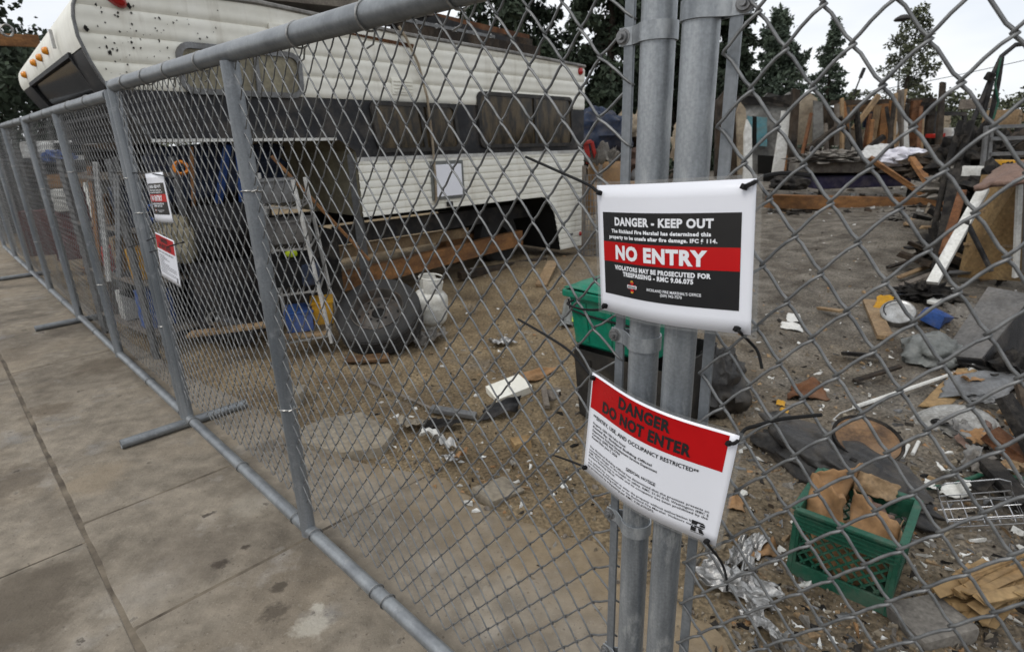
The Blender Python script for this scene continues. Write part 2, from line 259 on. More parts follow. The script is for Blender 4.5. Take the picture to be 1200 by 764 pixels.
# ------------------------------------------------------------------ mesh helpers
class MB:
    def __init__(s): s.v = []; s.f = []; s.mi = []; s.M = Matrix.Identity(4); s.cur = 0
    def add(s, vs, fs, mi=None):
        b = len(s.v); Mx = s.M
        s.v += [tuple(Mx @ Vector(p)) for p in vs]; s.f += [tuple(b + i for i in q) for q in fs]; s.mi += [s.cur if mi is None else mi] * len(fs)
    def box(s, c, d, rot=None, bev=0.0, jit=0.0):
        hx, hy, hz = d[0] / 2, d[1] / 2, d[2] / 2
        rm = (Euler(rot).to_matrix() if isinstance(rot, (tuple, Euler)) else rot) if rot is not None else Matrix.Identity(3)
        bm = bmesh.new(); bmesh.ops.create_cube(bm, size=1)
        for q in bm.verts: q.co = Vector((q.co.x * d[0], q.co.y * d[1], q.co.z * d[2])) + Vector([random.uniform(-jit, jit) for _ in range(3)])
        if bev: bmesh.ops.bevel(bm, geom=bm.edges[:], offset=bev, segments=2, affect='EDGES', profile=.6)
        bm.verts.ensure_lookup_table()
        vs = [rm @ q.co + Vector(c) for q in bm.verts]; fs = [[q.index for q in f.verts] for f in bm.faces]; bm.free()
        s.add(vs, fs)
    def beam(s, a, b, wd, ht, up=(0, 0, 1), bev=0.0, jit=0.0):
        a, b = Vector(a), Vector(b); z = (b - a); ln = z.length; z.normalize(); u = Vector(up)
        if abs(z.dot(u)) > .98: u = Vector((0, 1, 0))
        x = u.cross(z).normalized(); y = z.cross(x)
        s.box((a + b) / 2, (wd, ht, ln), Matrix((x, y, z)).transposed(), bev, jit)
    def tube(s, pts, r, k=8, cap=True, taper=None):
        pts = [Vector(p) for p in pts]; n = len(pts); vs = []; fs = []; ref = None
        for i, p in enumerate(pts):
            tg = (pts[min(i + 1, n - 1)] - pts[max(i - 1, 0)]).normalized()
            if ref is None: ref = tg.orthogonal().normalized()
            ref = (ref - tg * ref.dot(tg)).normalized(); bi = tg.cross(ref)
            rr = r if taper is None else r + (taper - r) * i / (n - 1)
            vs += [p + (ref * math.cos(2 * math.pi * j / k) + bi * math.sin(2 * math.pi * j / k)) * rr for j in range(k)]
        for i in range(n - 1):
            for j in range(k): fs.append((i * k + j, i * k + (j + 1) % k, (i + 1) * k + (j + 1) % k, (i + 1) * k + j))
        if cap: fs.append(tuple(range(k))[::-1]); fs.append(tuple((n - 1) * k + j for j in range(k)))
        s.add(vs, fs)
    def lathe(s, prof, k=32, Mx=None, closed=False):
        Mx = Mx or Matrix.Identity(4); vs = []; fs = []; n = len(prof)
        for (r, z) in prof: vs += [Mx @ Vector((r * math.cos(2 * math.pi * j / k), r * math.sin(2 * math.pi * j / k), z)) for j in range(k)]
        for i in range(n if closed else n - 1):
            a, b = i, (i + 1) % n
            for j in range(k): fs.append((a * k + j, a * k + (j + 1) % k, b * k + (j + 1) % k, b * k + j))
        s.add(vs, fs)
    def grid(s, fn, nu, nv, thick=None):
        vs = [fn(i / nu, j / nv) for j in range(nv + 1) for i in range(nu + 1)]
        fs = [(j * (nu + 1) + i, j * (nu + 1) + i + 1, (j + 1) * (nu + 1) + i + 1, (j + 1) * (nu + 1) + i) for j in range(nv) for i in range(nu)]
        s.add(vs, fs)
    def prism(s, poly, h, Mx=None):          # polygon in XY extruded along Z by h
        Mx = Mx or Matrix.Identity(4); n = len(poly)
        vs = [Mx @ Vector((x, y, 0)) for x, y in poly] + [Mx @ Vector((x, y, h)) for x, y in poly]
        fs = [tuple(range(n))[::-1], tuple(range(n, 2 * n))] + [(i, (i + 1) % n, n + (i + 1) % n, n + i) for i in range(n)]
        s.add(vs, fs)
    def build(s, name, mats, parent=None, smooth=None, solid=0.0, origin=None, sub=0):
        if isinstance(mats, str): mats = [mats]
        a = np.array(s.v); lo, hi = a.min(0), a.max(0)
        o = Vector(origin) if origin is not None else Vector(((lo[0] + hi[0]) / 2, (lo[1] + hi[1]) / 2, lo[2]))
        me = bpy.data.meshes.new(name); me.from_pydata((a - np.array(o)).tolist(), [], s.f)
        for q in mats: me.materials.append(M[q])
        me.polygons.foreach_set('material_index', s.mi)
        if smooth is not None:
            bm = bmesh.new(); bm.from_mesh(me)
            for f in bm.faces: f.smooth = True
            for e in bm.edges:
                if len(e.link_faces) == 2 and e.calc_face_angle(0) > R_(smooth): e.smooth = False
            bm.to_mesh(me); bm.free()
        ob = bpy.data.objects.new(name, me); COL.objects.link(ob); ob.location = o
        if parent is not None: attach(ob, parent)
        if solid: md = ob.modifiers.new('thickness', 'SOLIDIFY'); md.thickness = solid; md.offset = 0
        return ob
WM = {}
def attach(ob, parent):
    wl = Vector(ob.location); pw = WM.get(parent.name, Vector(parent.location))
    ob.parent = parent; ob.location = wl - pw; WM[ob.name] = wl
def tag(o, label, cat, group=None):
    o['label'] = label; o['category'] = cat
    if group: o['group'] = group
    return o
def thing(name, label, cat, loc=(0, 0, 0), group=None):
    o = bpy.data.objects.new(name, None); COL.objects.link(o); o.location = loc; o.empty_display_size = .1
    WM[o.name] = Vector(loc); return tag(o, label, cat, group)
def kind(o, k): o['kind'] = k; return o
def copy_tree(o, off, label=None, parent=None):
    c = o.copy(); COL.objects.link(c)
    if parent: c.parent = parent
    else: c.location = Vector(o.location) + Vector(off)
    if label: c['label'] = label
    for ch in list(o.children): copy_tree(ch, off, None, c)
    return c
def TRS(loc, rot=(0, 0, 0), s=1): return Matrix.Translation(Vector(loc)) @ Euler(rot).to_matrix().to_4x4() @ Matrix.Scale(s, 4)
def nz(x, y, z=0): return noise.noise(Vector((x, y, z)))

# ------------------------------------------------------------------ fence frame of reference
J0 = Vector((.2176, .8885, 0)); FD = Vector((-.7056, .7086, 0)); FIN = Vector((.7086, .7056, 0))   # along the fence, into the yard
def FP(t, z=0, q=0): return J0 + FD * t + FIN * q + Vector((0, 0, z))
PL = 1.535                                                          # half a panel
# ------------------------------------------------------------------ ground
EDGE = [(-6, .42), (-.6, .42), (-.15, .5), (.1, .72), (.35, .74), (.65, .80), (.9, .70), (1.2, .66), (1.5, .68), (1.75, .55), (1.95, .46), (2.4, .44), (2.75, .42), (3.9, .26), (5.2, .18), (30, .1)]
def edge_q(t):
    for (a, qa), (b, qb) in zip(EDGE, EDGE[1:]):
        if a <= t <= b: return qa + (qb - qa) * (t - a) / (b - a) + .035 * nz(t * 5, 3) + .02 * nz(t * 17, 8)
    return .1
MOUNDS = [(4.6, 5.0, 1.0, .10), (3.3, 4.6, .8, .05), (6.2, 7.6, 1.8, .30), (2.1, 2.5, .7, .05), (9.5, 8.5, 2.2, .25), (.5, 6.8, 1.2, .12), (-3.2, 5.6, 1.6, .10), (2.3, 1.3, .7, .06)]
def gz(x, y):
    h = -.035 + .035 * nz(x * .8, y * .8) + .028 * nz(x * 2.3, y * 2.3, 4) + .018 * nz(x * 7, y * 7, 2) + .011 * abs(nz(x * 15, y * 15, 5)) + .007 * nz(x * 33, y * 33, 6)
    for mx, my, r, a in MOUNDS:
        d2 = ((x - mx) ** 2 + (y - my) ** 2) / (r * r)
        if d2 < 6: h += a * math.exp(-d2 * 1.2) * (1 + .35 * nz(x * 3, y * 3, 9))
    p = Vector((x, y, 0)) - J0; t, q = p.dot(FD), p.dot(FIN)
    e = edge_q(max(-5.9, min(29, t)))
    if q < e + .35:
        k = max(0, min(1, (q - e + .05) / .35)); h = h * k + (-.085 if q < e - .12 else -.03) * (1 - k)
    if q < -.7: h = -.3
    return h
def axis(lo, hi, st):
    a = list(np.arange(lo, hi, st)); g = st; x = hi; o = []
    while x < 700: o.append(x); g *= 1.35; x += g
    g = st; x = lo; pre = []
    while x > -700: g *= 1.35; x -= g; pre.append(x)
    return pre[::-1] + a + o
xs, ys = axis(-6, 9.5, .05), axis(.4, 13, .055)
xs = sorted([x for x in xs if not -1.9 < x < 3.9] + list(np.arange(-1.9, 3.9, .026))); ys = sorted([y for y in ys if not 1.0 < y < 5.2] + list(np.arange(1.0, 5.2, .026)))
vs = []
for y in ys:
    for x in xs: vs.append((x, y, gz(x, y) if -9 < x < 14 and -2 < y < 20 else -.05 + (-.25 if (Vector((x, y, 0)) - J0).dot(FIN) < -.7 else 0)))
nx = len(xs)
fs = [(j * nx + i, j * nx + i + 1, (j + 1) * nx + i + 1, (j + 1) * nx + i) for j in range(len(ys) - 1) for i in range(nx - 1)]
me = bpy.data.meshes.new('ground'); me.from_pydata(vs, [], fs); me.materials.append(M['dirt'])
me.polygons.foreach_set('use_smooth', [True] * len(fs))
o = bpy.data.objects.new('ground', me); COL.objects.link(o); kind(o, 'structure')

def slab_mesh(b, t0, t1, qa, qb, nq=10):       # one slab, slightly dished edges, thickness down to -.1
    ts = [t0, t0 + .012] + list(np.arange(t0 + .06, t1 - .04, .06)) + [t1 - .012, t1]; n = len(ts)
    def pt(t, k):
        q1 = qb(t) if callable(qb) else qb
        return qa + (q1 - qa) * k
    ks = [0, .012] + [i / nq for i in range(1, nq)] + [.988, 1]
    wob = lambda t, k: (.006 * nz(t * 6, 1.5) + .004 * nz(t * 23, 2.5)) if k < .5 else 0
    vs = []
    for t in ts:
        for k in ks:
            e = .005 if (k in (0, 1) or t in (t0, t1)) else 0
            vs.append(FP(t + .003 * nz(k * 9, t, 3) * (t in (t0, t1)) * (.02 < k), -e + .0025 * nz(t * 2, k * 3), pt(t, k) + wob(t, k)))
    m = len(ks)
    fs = [(i * m + j, (i + 1) * m + j, (i + 1) * m + j + 1, i * m + j + 1) for i in range(n - 1) for j in range(m - 1)]
    base = len(vs); ring = [(i, 0) for i in range(n)] + [(n - 1, j) for j in range(1, m)] + [(i, m - 1) for i in range(n - 2, -1, -1)] + [(0, j) for j in range(m - 2, 0, -1)]
    for (i, j) in ring: vs.append(vs[i * m + j] - Vector((0, 0, .12)))
    L_ = len(ring)
    for a in range(L_):
        i, j = ring[a]; i2, j2 = ring[(a + 1) % L_]
        fs.append((i * m + j, i2 * m + j2, base + (a + 1) % L_, base + a))
    b.add(vs, fs)
b = MB(); cuts = [-2.6, -.1, 1.572, 2.41, 5.0, 7.5, 10.9, 14, 18, 24]
for a, c in zip(cuts, cuts[1:]): slab_mesh(b, a + .004, c - .004, -.632, edge_q)
ob = kind(b.build('sidewalk', 'concrete', smooth=40, origin=(0, 0, 0)), 'structure')
b = MB(); cuts = [-2.6, -.7, 2.25, 5.6, 9, 14, 24]
for a, c in zip(cuts, cuts[1:]): slab_mesh(b, a + .004, c - .004, -1.12, -.645, 5)
kind(b.build('kerb', 'concrete', smooth=40, origin=(0, 0, 0)), 'structure')
b = MB(); b.add([FP(-3, -.0030, -.66), FP(24, -.0030, -.66), FP(24, -.0030, -.61), FP(-3, -.0030, -.61)], [(0, 1, 2, 3)])
for t in (-.1, 1.572, 2.41, 5.0, 7.5): b.add([FP(t - .02, -.0036, -.625), FP(t + .02, -.0036, -.625), FP(t + .02, -.0036, edge_q(t) - .05), FP(t - .02, -.0036, edge_q(t) - .05)], [(0, 1, 2, 3)])
kind(b.build('joint_filler', 'joint_dirt'), 'structure')
b = MB(); b.add([FP(-12, -.12, -1.1), FP(60, -.12, -1.1), FP(60, -.12, -9), FP(-12, -.12, -9)], [(0, 1, 2, 3)])
kind(b.build('road', 'asphalt'), 'structure')

# ------------------------------------------------------------------ chain link fence
def chainlink(b, org, ex, nrm, nc, nr, w, h, r, k=5, warp=.004, fine=True, seed=0, ext=0.0):
    """interlocked flattened helices; org = top left, ex along, rows run down"""
    ex = np.array(ex); ez = np.array((0, 0, -1.)); nr_ = np.array(nrm); org = np.array(org)
    d, e = r * 1.15, r * 1.25
    allv = []; allf = []; base = 0
    for i in range(nc):
        P = []
        for j in range(nr + 1):
            right = (i + j) % 2 == 1
            xc = (i + 1) * w / 2 + e if right else i * w / 2 - (e if i or not ext else ext)
            y = j * h / 2
            P.append((xc, y, 0))
            if j < nr:
                xn = i * w / 2 - (e if i or not ext else ext) if right else (i + 1) * w / 2 + e
                dep = d if not right else -d
                for tt in ((.07, .22, .5, .78, .93) if fine else (.12, .88)):
                    yy = y + h / 2 * tt
                    lat = 0
                    lat = .0012 * math.sin(2 * math.pi * tt) if not right else -.0028 * math.sin(math.pi * tt)
                    ease = tt + (.035 * math.sin(2 * math.pi * tt) if fine else 0)
                    P.append((xc + (xn - xc) * ease + lat, yy, dep))
        P = np.array(P)
        wx = np.array([noise.noise(Vector((p[0] * 2.2 + seed, p[1] * 2.2, 1))) for p in P]) * warp
        wz = np.array([noise.noise(Vector((p[0] * 2.2 + seed, p[1] * 2.2, 7))) for p in P]) * warp * 3
        W = org + np.outer(P[:, 0] + wx, ex) + np.outer(P[:, 1], ez) + np.outer(P[:, 2] + wz, nr_)
        T = np.gradient(W, axis=0); T /= np.linalg.norm(T, axis=1)[:, None]
        A = nr_ - T * (T @ nr_)[:, None]; A /= np.linalg.norm(A, axis=1)[:, None]
        B = np.cross(T, A)
        an = np.arange(k) * 2 * np.pi / k
        V = W[:, None, :] + r * (np.cos(an)[None, :, None] * A[:, None, :] + np.sin(an)[None, :, None] * B[:, None, :])
        n = len(W); allv.append(V.reshape(-1, 3))
        ii, jj = np.meshgrid(np.arange(n - 1), np.arange(k), indexing='ij')
        q = np.stack([ii * k + jj, ii * k + (jj + 1) % k, (ii + 1) * k + (jj + 1) % k, (ii + 1) * k + jj], -1).reshape(-1, 4) + base
        allf.append(q); base += n * k
    return np.concatenate(allv), np.concatenate(allf)
def np_mesh(name, V, Fq, mk, parent, smooth=True):
    lo = V.min(0); hi = V.max(0); o = np.array(((lo[0] + hi[0]) / 2, (lo[1] + hi[1]) / 2, lo[2]))
    me = bpy.data.meshes.new(name); me.vertices.add(len(V)); me.vertices.foreach_set('co', (V - o).astype(np.float32).ravel())
    me.loops.add(Fq.size); me.polygons.add(len(Fq)); me.loops.foreach_set('vertex_index', Fq.ravel().astype(np.int32))
    me.polygons.foreach_set('loop_start', np.arange(0, Fq.size, 4, dtype=np.int32)); me.update(calc_edges=True)
    me.polygons.foreach_set('use_smooth', np.ones(len(Fq), bool)); me.materials.append(M[mk])
    ob = bpy.data.objects.new(name, me); COL.objects.link(ob); ob.location = o.tolist(); attach(ob, parent); return ob
CW, CH, WR = .0708, .0886, .0022
CWL, CHL = .0736, .0876
def ring(b, c, axis_, rad, r=.0022, k=6, n=18):
    z = Vector(axis_).normalized(); x = z.orthogonal().normalized(); y = z.cross(x)
    b.tube([Vector(c) + (x * math.cos(2 * math.pi * i / n) + y * math.sin(2 * math.pi * i / n)) * rad for i in range(n + 1)], r, k, cap=False)
def tension_band(parent, c, along, rad, toward):
    """flat steel strap round the post, its two ears bolted past the tension bar"""
    al = Vector(along).normalized(); side = Vector((-al.y, al.x, 0)); hh = .012
    if side.dot(Vector(toward)) < 0: side = -side
    b = MB(); pts = []
    for i in range(21):
        a = R_(35) + (2 * math.pi - R_(70)) * i / 20; pts.append(al * math.cos(a) * (rad + .002) + side * math.sin(a) * (rad + .002))
    pts = [al * .062 + side * .0035, al * .040 + side * .0038] + pts + [al * .040 - side * .0038, al * .062 - side * .0035]
    vs = []
    for p in pts:
        o_ = p.normalized() * .0013 if p.length < rad * 1.2 else side * (.0013 if p.dot(side) > 0 else -.0013)
        for q, zz in ((p - o_, -hh), (p + o_, -hh), (p + o_, hh), (p - o_, hh)): vs.append(Vector(c) + q + Vector((0, 0, zz)))
    fs = []
    for i in range(len(pts) - 1):
        for j in range(4): fs.append((i * 4 + j, i * 4 + (j + 1) % 4, i * 4 + 4 + (j + 1) % 4, i * 4 + 4 + j))
    fs += [(0, 1, 2, 3), tuple(len(vs) - 4 + i for i in range(4))]
    b.add(vs, fs); band = b.build('tension_band', 'galv_light', parent, smooth=30)
    b = MB(); p = Vector(c) + al * .055
    Mx = Matrix.Translation(p + side * .004) @ Vector((0, 0, 1)).rotation_difference(side).to_matrix().to_4x4()
    b.lathe([(0, .012), (.0042, .012), (.0045, .009), (.0045, .007), (.0085, .007), (.009, .006), (.009, .0025), (.0115, .002), (.0115, 0), (0, 0)], 12, Mx)
    Mx = Matrix.Translation(p - side * .004) @ Vector((0, 0, 1)).rotation_difference(-side).to_matrix().to_4x4()
    b.lathe([(0, .006), (.006, .006), (.0095, .003), (.0095, 0), (0, 0)], 12, Mx)
    b.build('bolt', 'bolt', band, smooth=35)

def panel(label, t0, near, dz1=0.0, fine=False, kk=4, r=WR, nt_bands=(), seed=0):
    root = thing('chain_link_fence', label, 'fence panel', tuple(FP(t0 + PL)), 'temporary chain link fence panels')
    zt0, zt1, zb = 1.82, 1.82 + dz1, .078
    e0, e1 = t0, t0 + 2 * PL - .085
    rp_, rm = (.0245, .0285)
    for t, zz, rr in ((e0, zt0 + (.9 if near else .02), rp_), ((e0 + e1) / 2 + .03, (zt0 + zt1) / 2 - .02, rm), (e1, zt1 + .02, rp_ + .002)):
        b = MB(); b.tube([FP(t, .052), FP(t, .5), FP(t, 1.2), FP(t, zz)], rr, 24)
        p = b.build('post', 'galv_light' if near and t == e0 else 'galv', root, smooth=50)
        if not near or t != e0:
            for z in (1.42, .62) if t != e1 else (1.25,):
                b = MB(); ring(b, FP(t, z), (0, .12, 1), rr + .003, .0026)
                b.tube([FP(t, z) - FIN * rr * .4 + FD * -(rr + .003), FP(t - rr - .012, z + .006, .004), FP(t - rr - .016, z + .018, .006)], .0026, 6)
                b.build('wire_tie', 'steel', p, smooth=50)
    m = (e0 + e1) / 2 + .03
    b = MB(); b.tube([FP(e0 + rp_, zt0), FP(m, (zt0 + zt1) / 2 + .004), FP(e1 - rp_, zt1)], .0285, 24); tr_ = b.build('top_rail', 'galv_rail', root, smooth=50)
    b = MB(); b.tube([FP(e0 + rp_, zb), FP(m - .1, zb - .004), FP(m + .1, zb - .004), FP(e1 - rp_, zb)], .025, 20); br_ = b.build('bottom_rail', 'galv_rail', root, smooth=50)
    for t in ([.42, .72, 1.05, 1.75, 2.1, 2.4, 2.72] if near else [.5, 1.0, 1.9, 2.5]):
        zz = zt0 + dz1 * t / 3.07
        b = MB(); ring(b, FP(t0 + t, zz), FD + Vector((.1, .05, .08)), .0315, .0025)
        b.tube([FP(t0 + t, zz - .03, .012), FP(t0 + t + .012, zz - .055, .012), FP(t0 + t + .03, zz - .062, .006)], .0024, 5)
        b.build('wire_tie', 'steel', tr_, smooth=50)
    for t in ([.3, .95, 1.02, 1.46, 1.62, 2.2, 2.9] if near else [.7, 2.3]):
        b = MB(); ring(b, FP(t0 + t, zb), FD + Vector((.15, 0, .1)), .028, .0024); b.build('wire_tie', 'wire', br_, smooth=50)
    # mesh
    start = t0 + .065; length = e1 - .02 - start; nc = int(length / (CWL / 2)); top = 1.812
    nr = int((top - .15) / (CHL / 2))
    ex = FD + Vector((0, 0, dz1 / 3.07))
    V, Fq = chainlink(None, FP(start, top), ex, FIN, nc, nr, CWL, CHL, r, kk, fine=fine, seed=seed, ext=.027)
    np_mesh('chain_link_mesh', V, Fq, 'wire', root)
    for t in (e0 + .047, e1 - .04):
        b = MB(); b.beam(FP(t, .16), FP(t, 1.80 + (.8 if near and t < 1 else 0)), .016, .006, up=FIN, bev=.001); b.build('tension_bar', 'galv', root)
    for z in nt_bands: tension_band(root, FP(e0, z), FD, rp_, (-.8, -.6, 0))
    if nt_bands:
        b = MB(); b.lathe([(.0, .05), (rp_ + .004, .05), (rp_ + .004, .0), (0, 0)], 20, Matrix.Translation(FP(e0, .052))); b.build('post_foot_sleeve', 'galv', root, smooth=40)
    return root
BANDZ = []
for (u, v) in ((727, 45), (717, 390), (712, 598), (704, 754)):          # heights of the bands on the near post
    d = ray(u, v); k = ((J0 + FD * .05) - CAMP).dot(FIN) / d.dot(FIN); BANDZ.append((CAMP + d * k).z)
panel('near chain link panel that carries the two small far notices, left of the double posts', 0, True, .035, True, 6, nt_bands=BANDZ, seed=1)
panel('second chain link panel, beyond the small notices and before the red cabinet', 2 * PL, False, 0, False, 4, .0016, seed=5)
panel('third chain link panel, at the left edge beyond the red cabinet', 4 * PL, False, 0, False, 3, .0016, seed=9)
panel('farthest chain link panel at the left edge of the picture', 6 * PL, False, 0, False, 3, .0016, seed=12)
# panel to the right of the double posts, turned a little and sagging
S3 = 1.03
JR = Vector((.2565, .822, 0)) * 1.014; RD = Vector((math.cos(R_(-37.48)), math.sin(R_(-37.48)), 0)); RN = Vector((.6085, .7936, 0))
root = thing('chain_link_fence', 'chain link panel with large close diamonds, right of the double posts', 'fence panel', tuple(JR + RD * 1.5), 'temporary chain link fence panels')
for tt, zz in ((0, 2.75), (1.53, 1.86), (3.06, 1.86)):
    b = MB(); b.tube([JR + RD * tt + Vector((0, 0, q)) for q in (.052, .8, 1.5, zz)], .0245, 24); b.build('post', 'galv_light', root, smooth=50)
for nm, z in (('top_rail', 1.86), ('bottom_rail', .078)):
    b = MB(); b.tube([JR + RD * q + Vector((0, 0, z)) for q in (.026, 1.5, 3.03)], .026, 16); b.build(nm, 'galv_rail', root, smooth=50)
ex = Vector((RD.x, RD.y, -.0336))
org = Vector((.30346738 * S3, .75697178 * S3, EYE + (1.744 - EYE) * S3 + CH / 2))
n0 = 1
org = org - ex * (CW / 2) + Vector((0, 0, CH * 1.5))
EXT = (org - JR).dot(RD) - .045 + .003
V, Fq = chainlink(None, org, ex, RN, 77, 41, CW, CH, WR + .0001, 6, seed=3, warp=.003, ext=max(.004, EXT))

np_mesh('chain_link_mesh', V, Fq, 'wire', root)
b = MB(); b.beam(JR + RD * .045 + Vector((0, 0, .16)), JR + RD * .045 + Vector((0, 0, 2.6)), .016, .006, up=RN, bev=.001); b.build('tension_bar', 'galv', root)
dd = ray(873, 5); kq = ((JR + RD * .055) - CAMP).dot(RN) / dd.dot(RN)
tension_band(root, JR + RD * 0 + Vector((0, 0, (CAMP + dd * kq).z)), RD, .0245, (-.6, -.8, 0))
# feet: loose steel pipes across under the panel joints
for i, (t, lab) in enumerate(((3.07 - .03, 'steel pipe foot nearest the camera, crossing under the fence on the pavement'), (6.15, 'middle steel pipe foot sticking out onto the pavement'),
                  (9.25, 'farthest steel pipe foot on the pavement at the left edge'))):
    b = MB(); a_, c_ = FP(t, .027, -.34), FP(t, .027, .34 if i == 0 else .2)
    ax = (c_ - a_).normalized(); Mx = Matrix.Translation(a_) @ Vector((0, 0, 1)).rotation_difference(ax).to_matrix().to_4x4(); ln = (c_ - a_).length
    b.lathe([(.021, .004), (.0265, 0), (.0265, ln), (.021, ln), (.021, .004)], 20, Mx)
    b.lathe([(.0, .03), (.021, .03)], 20, Mx)
    tag(b.build('support_pipe', 'galv_rail', smooth=40), lab, 'fence foot', 'pipe feet of the fence')

# ------------------------------------------------------------------ notices
def text_data(s, bold=0.0, align='CENTER', res=3):
    c = bpy.data.curves.new('t', 'FONT'); c.body = s; c.size = 1; c.align_x = 'LEFT'; c.resolution_u = res; c.offset = bold; c.fill_mode = 'FRONT'; c.space_character = 1 + bold * 2.2
    o = bpy.data.objects.new('t', c); COL.objects.link(o); dg = bpy.context.evaluated_depsgraph_get(); dg.update()
    me = bpy.data.meshes.new_from_object(o.evaluated_get(dg)); vs = np.array([v.co[:] for v in me.vertices]); fs = [tuple(p.vertices) for p in me.polygons]
    bpy.data.objects.remove(o); bpy.data.curves.remove(c); bpy.data.meshes.remove(me); return vs, fs
TC = {}
class Notice:
    """paper notice: local metres x right, y up, offset out of the face; bent round the posts"""
    def __init__(s, root, C, X, Z, Nn, sc, bend, w=.279, h=.216):
        s.root, s.C, s.X, s.Z, s.N, s.sc, s.bend, s.w, s.h = root, C, X, Z, Nn, sc, bend, w, h
    def pt(s, x, y, off):
        bz = s.bend(x / s.w, y / s.h)
        return s.C + (s.X * x + s.Z * y) * s.sc + s.N * (bz + off)
    def rect(s, name, mk, x0, x1, y0, y1, off, thick=0.0, nu=36, nv=10, parent=None):
        b = MB(); b.grid(lambda u, v: s.pt(x0 + (x1 - x0) * u, y0 + (y1 - y0) * v, off), nu, nv)
        ob = b.build(name, mk, parent or s.root, smooth=60)
        if thick: md = ob.modifiers.new('t', 'SOLIDIFY'); md.thickness = thick; md.offset = 0
        return ob
    def text(s, b, st, x0, x1, yc, cap, off, bold=.0, res=3):
        """fit the string between x0 and x1 with capital height cap"""
        key = (st, bold, res)
        if key not in TC: TC[key] = text_data(st, bold, res=res)
        vs, fs = TC[key]; a, c = vs[:, 0].min(), vs[:, 0].max()
        caph = .69
        out = [s.pt(x0 + (x - a) / (c - a) * (x1 - x0), yc + (y - caph / 2) * cap / caph, off) for x, y, _ in vs]
        b.add(out, fs)
def notice_one(nt_, detail=True):
    s = nt_; s.rect('sheet', 'paper', -.1395, .1395, -.108, .108, 0, .0004)
    s.rect('laminate_film', 'laminate', -.1475, .1475, -.1135, .1135, -.0012)
    x0, x1 = -.1262, .1225; W_ = x1 - x0; yt = .108 - .203 * .216; yb = .108 - .845 * .216; H_ = yt - yb
    s.rect('black_panel', 'ink', x0, x1, yb, yt, .0006)
    s.rect('red_band', 'sign_red', x0 + .0001, x1 - .0001, yt - .59 * H_, yt - .35 * H_, .0010)
    if not detail: res = 1
    else: res = 3
    U = lambda u: x0 + W_ * u
    b = MB()
    T = lambda st, a, c, f, cap, bold: s.text(b, st, U(a), U(c), yt - f * H_, cap, .0016, bold, res)
    T('DANGER - KEEP OUT', .126, .852, .105, .0122, .045)
    T('The Richland Fire Marshal has determined this', .091, .838, .217, .0054, .05)
    T('property to be unsafe after fire damage. IFC § 114.', .066, .874, .287, .0054, .05)
    T('NO ENTRY', .126, .818, .470, .0210, .05)
    T('VIOLATORS MAY BE PROSECUTED FOR', .113, .841, .653, .0068, .05)
    T('TRESPASSING - RMC 9.06.075', .195, .737, .722, .0068, .05)
    T("RICHLAND FIRE MARSHAL'S OFFICE", .411, .785, .862, .0043, .02)
    T('(509) 942-7570', .515, .665, .905, .0043, .02)
    b.build('lettering', 'white_ink', s.root)
    # round emblem: red cross pattee with a pale name band and gold tips
    cx, cy = U(.281), yt - .862 * H_; b = MB(); k = 12
    for a in range(4):
        ca, sa = math.cos(a * math.pi / 2), math.sin(a * math.pi / 2)
        q = [(.001, -.0012), (.0082, -.0045), (.0092, 0), (.0082, .0045), (.001, .0012)]
        b.add([s.pt(cx + x * ca - y * sa, cy + x * sa + y * ca, .0015) for x, y in q], [(0, 1, 2, 3, 4)])
    em = b.build('emblem', 'emblem_red', s.root)
    b = MB()
    for sg in (-1, 1): b.add([s.pt(cx + x, cy + sg * y, .0019) for x, y in ((-.003, .0078), (.003, .0078), (.0024, .0105), (-.0024, .0105))], [(0, 1, 2, 3)])
    b.build('emblem_tips', 'emblem_gold', em)
    b = MB(); b.add([s.pt(cx + x, cy + y, .0021) for x, y in ((-.0105, -.0026), (.0105, -.0026), (.0112, .0026), (-.0112, .0026))], [(0, 1, 2, 3)]); b.build('emblem_band', 'white_ink', em)
    if detail:
        b = MB(); s.text(b, 'RICHLAND', cx - .0092, cx + .0092, cy, .0030, .0025, .03); b.build('emblem_letters', 'ink', em)
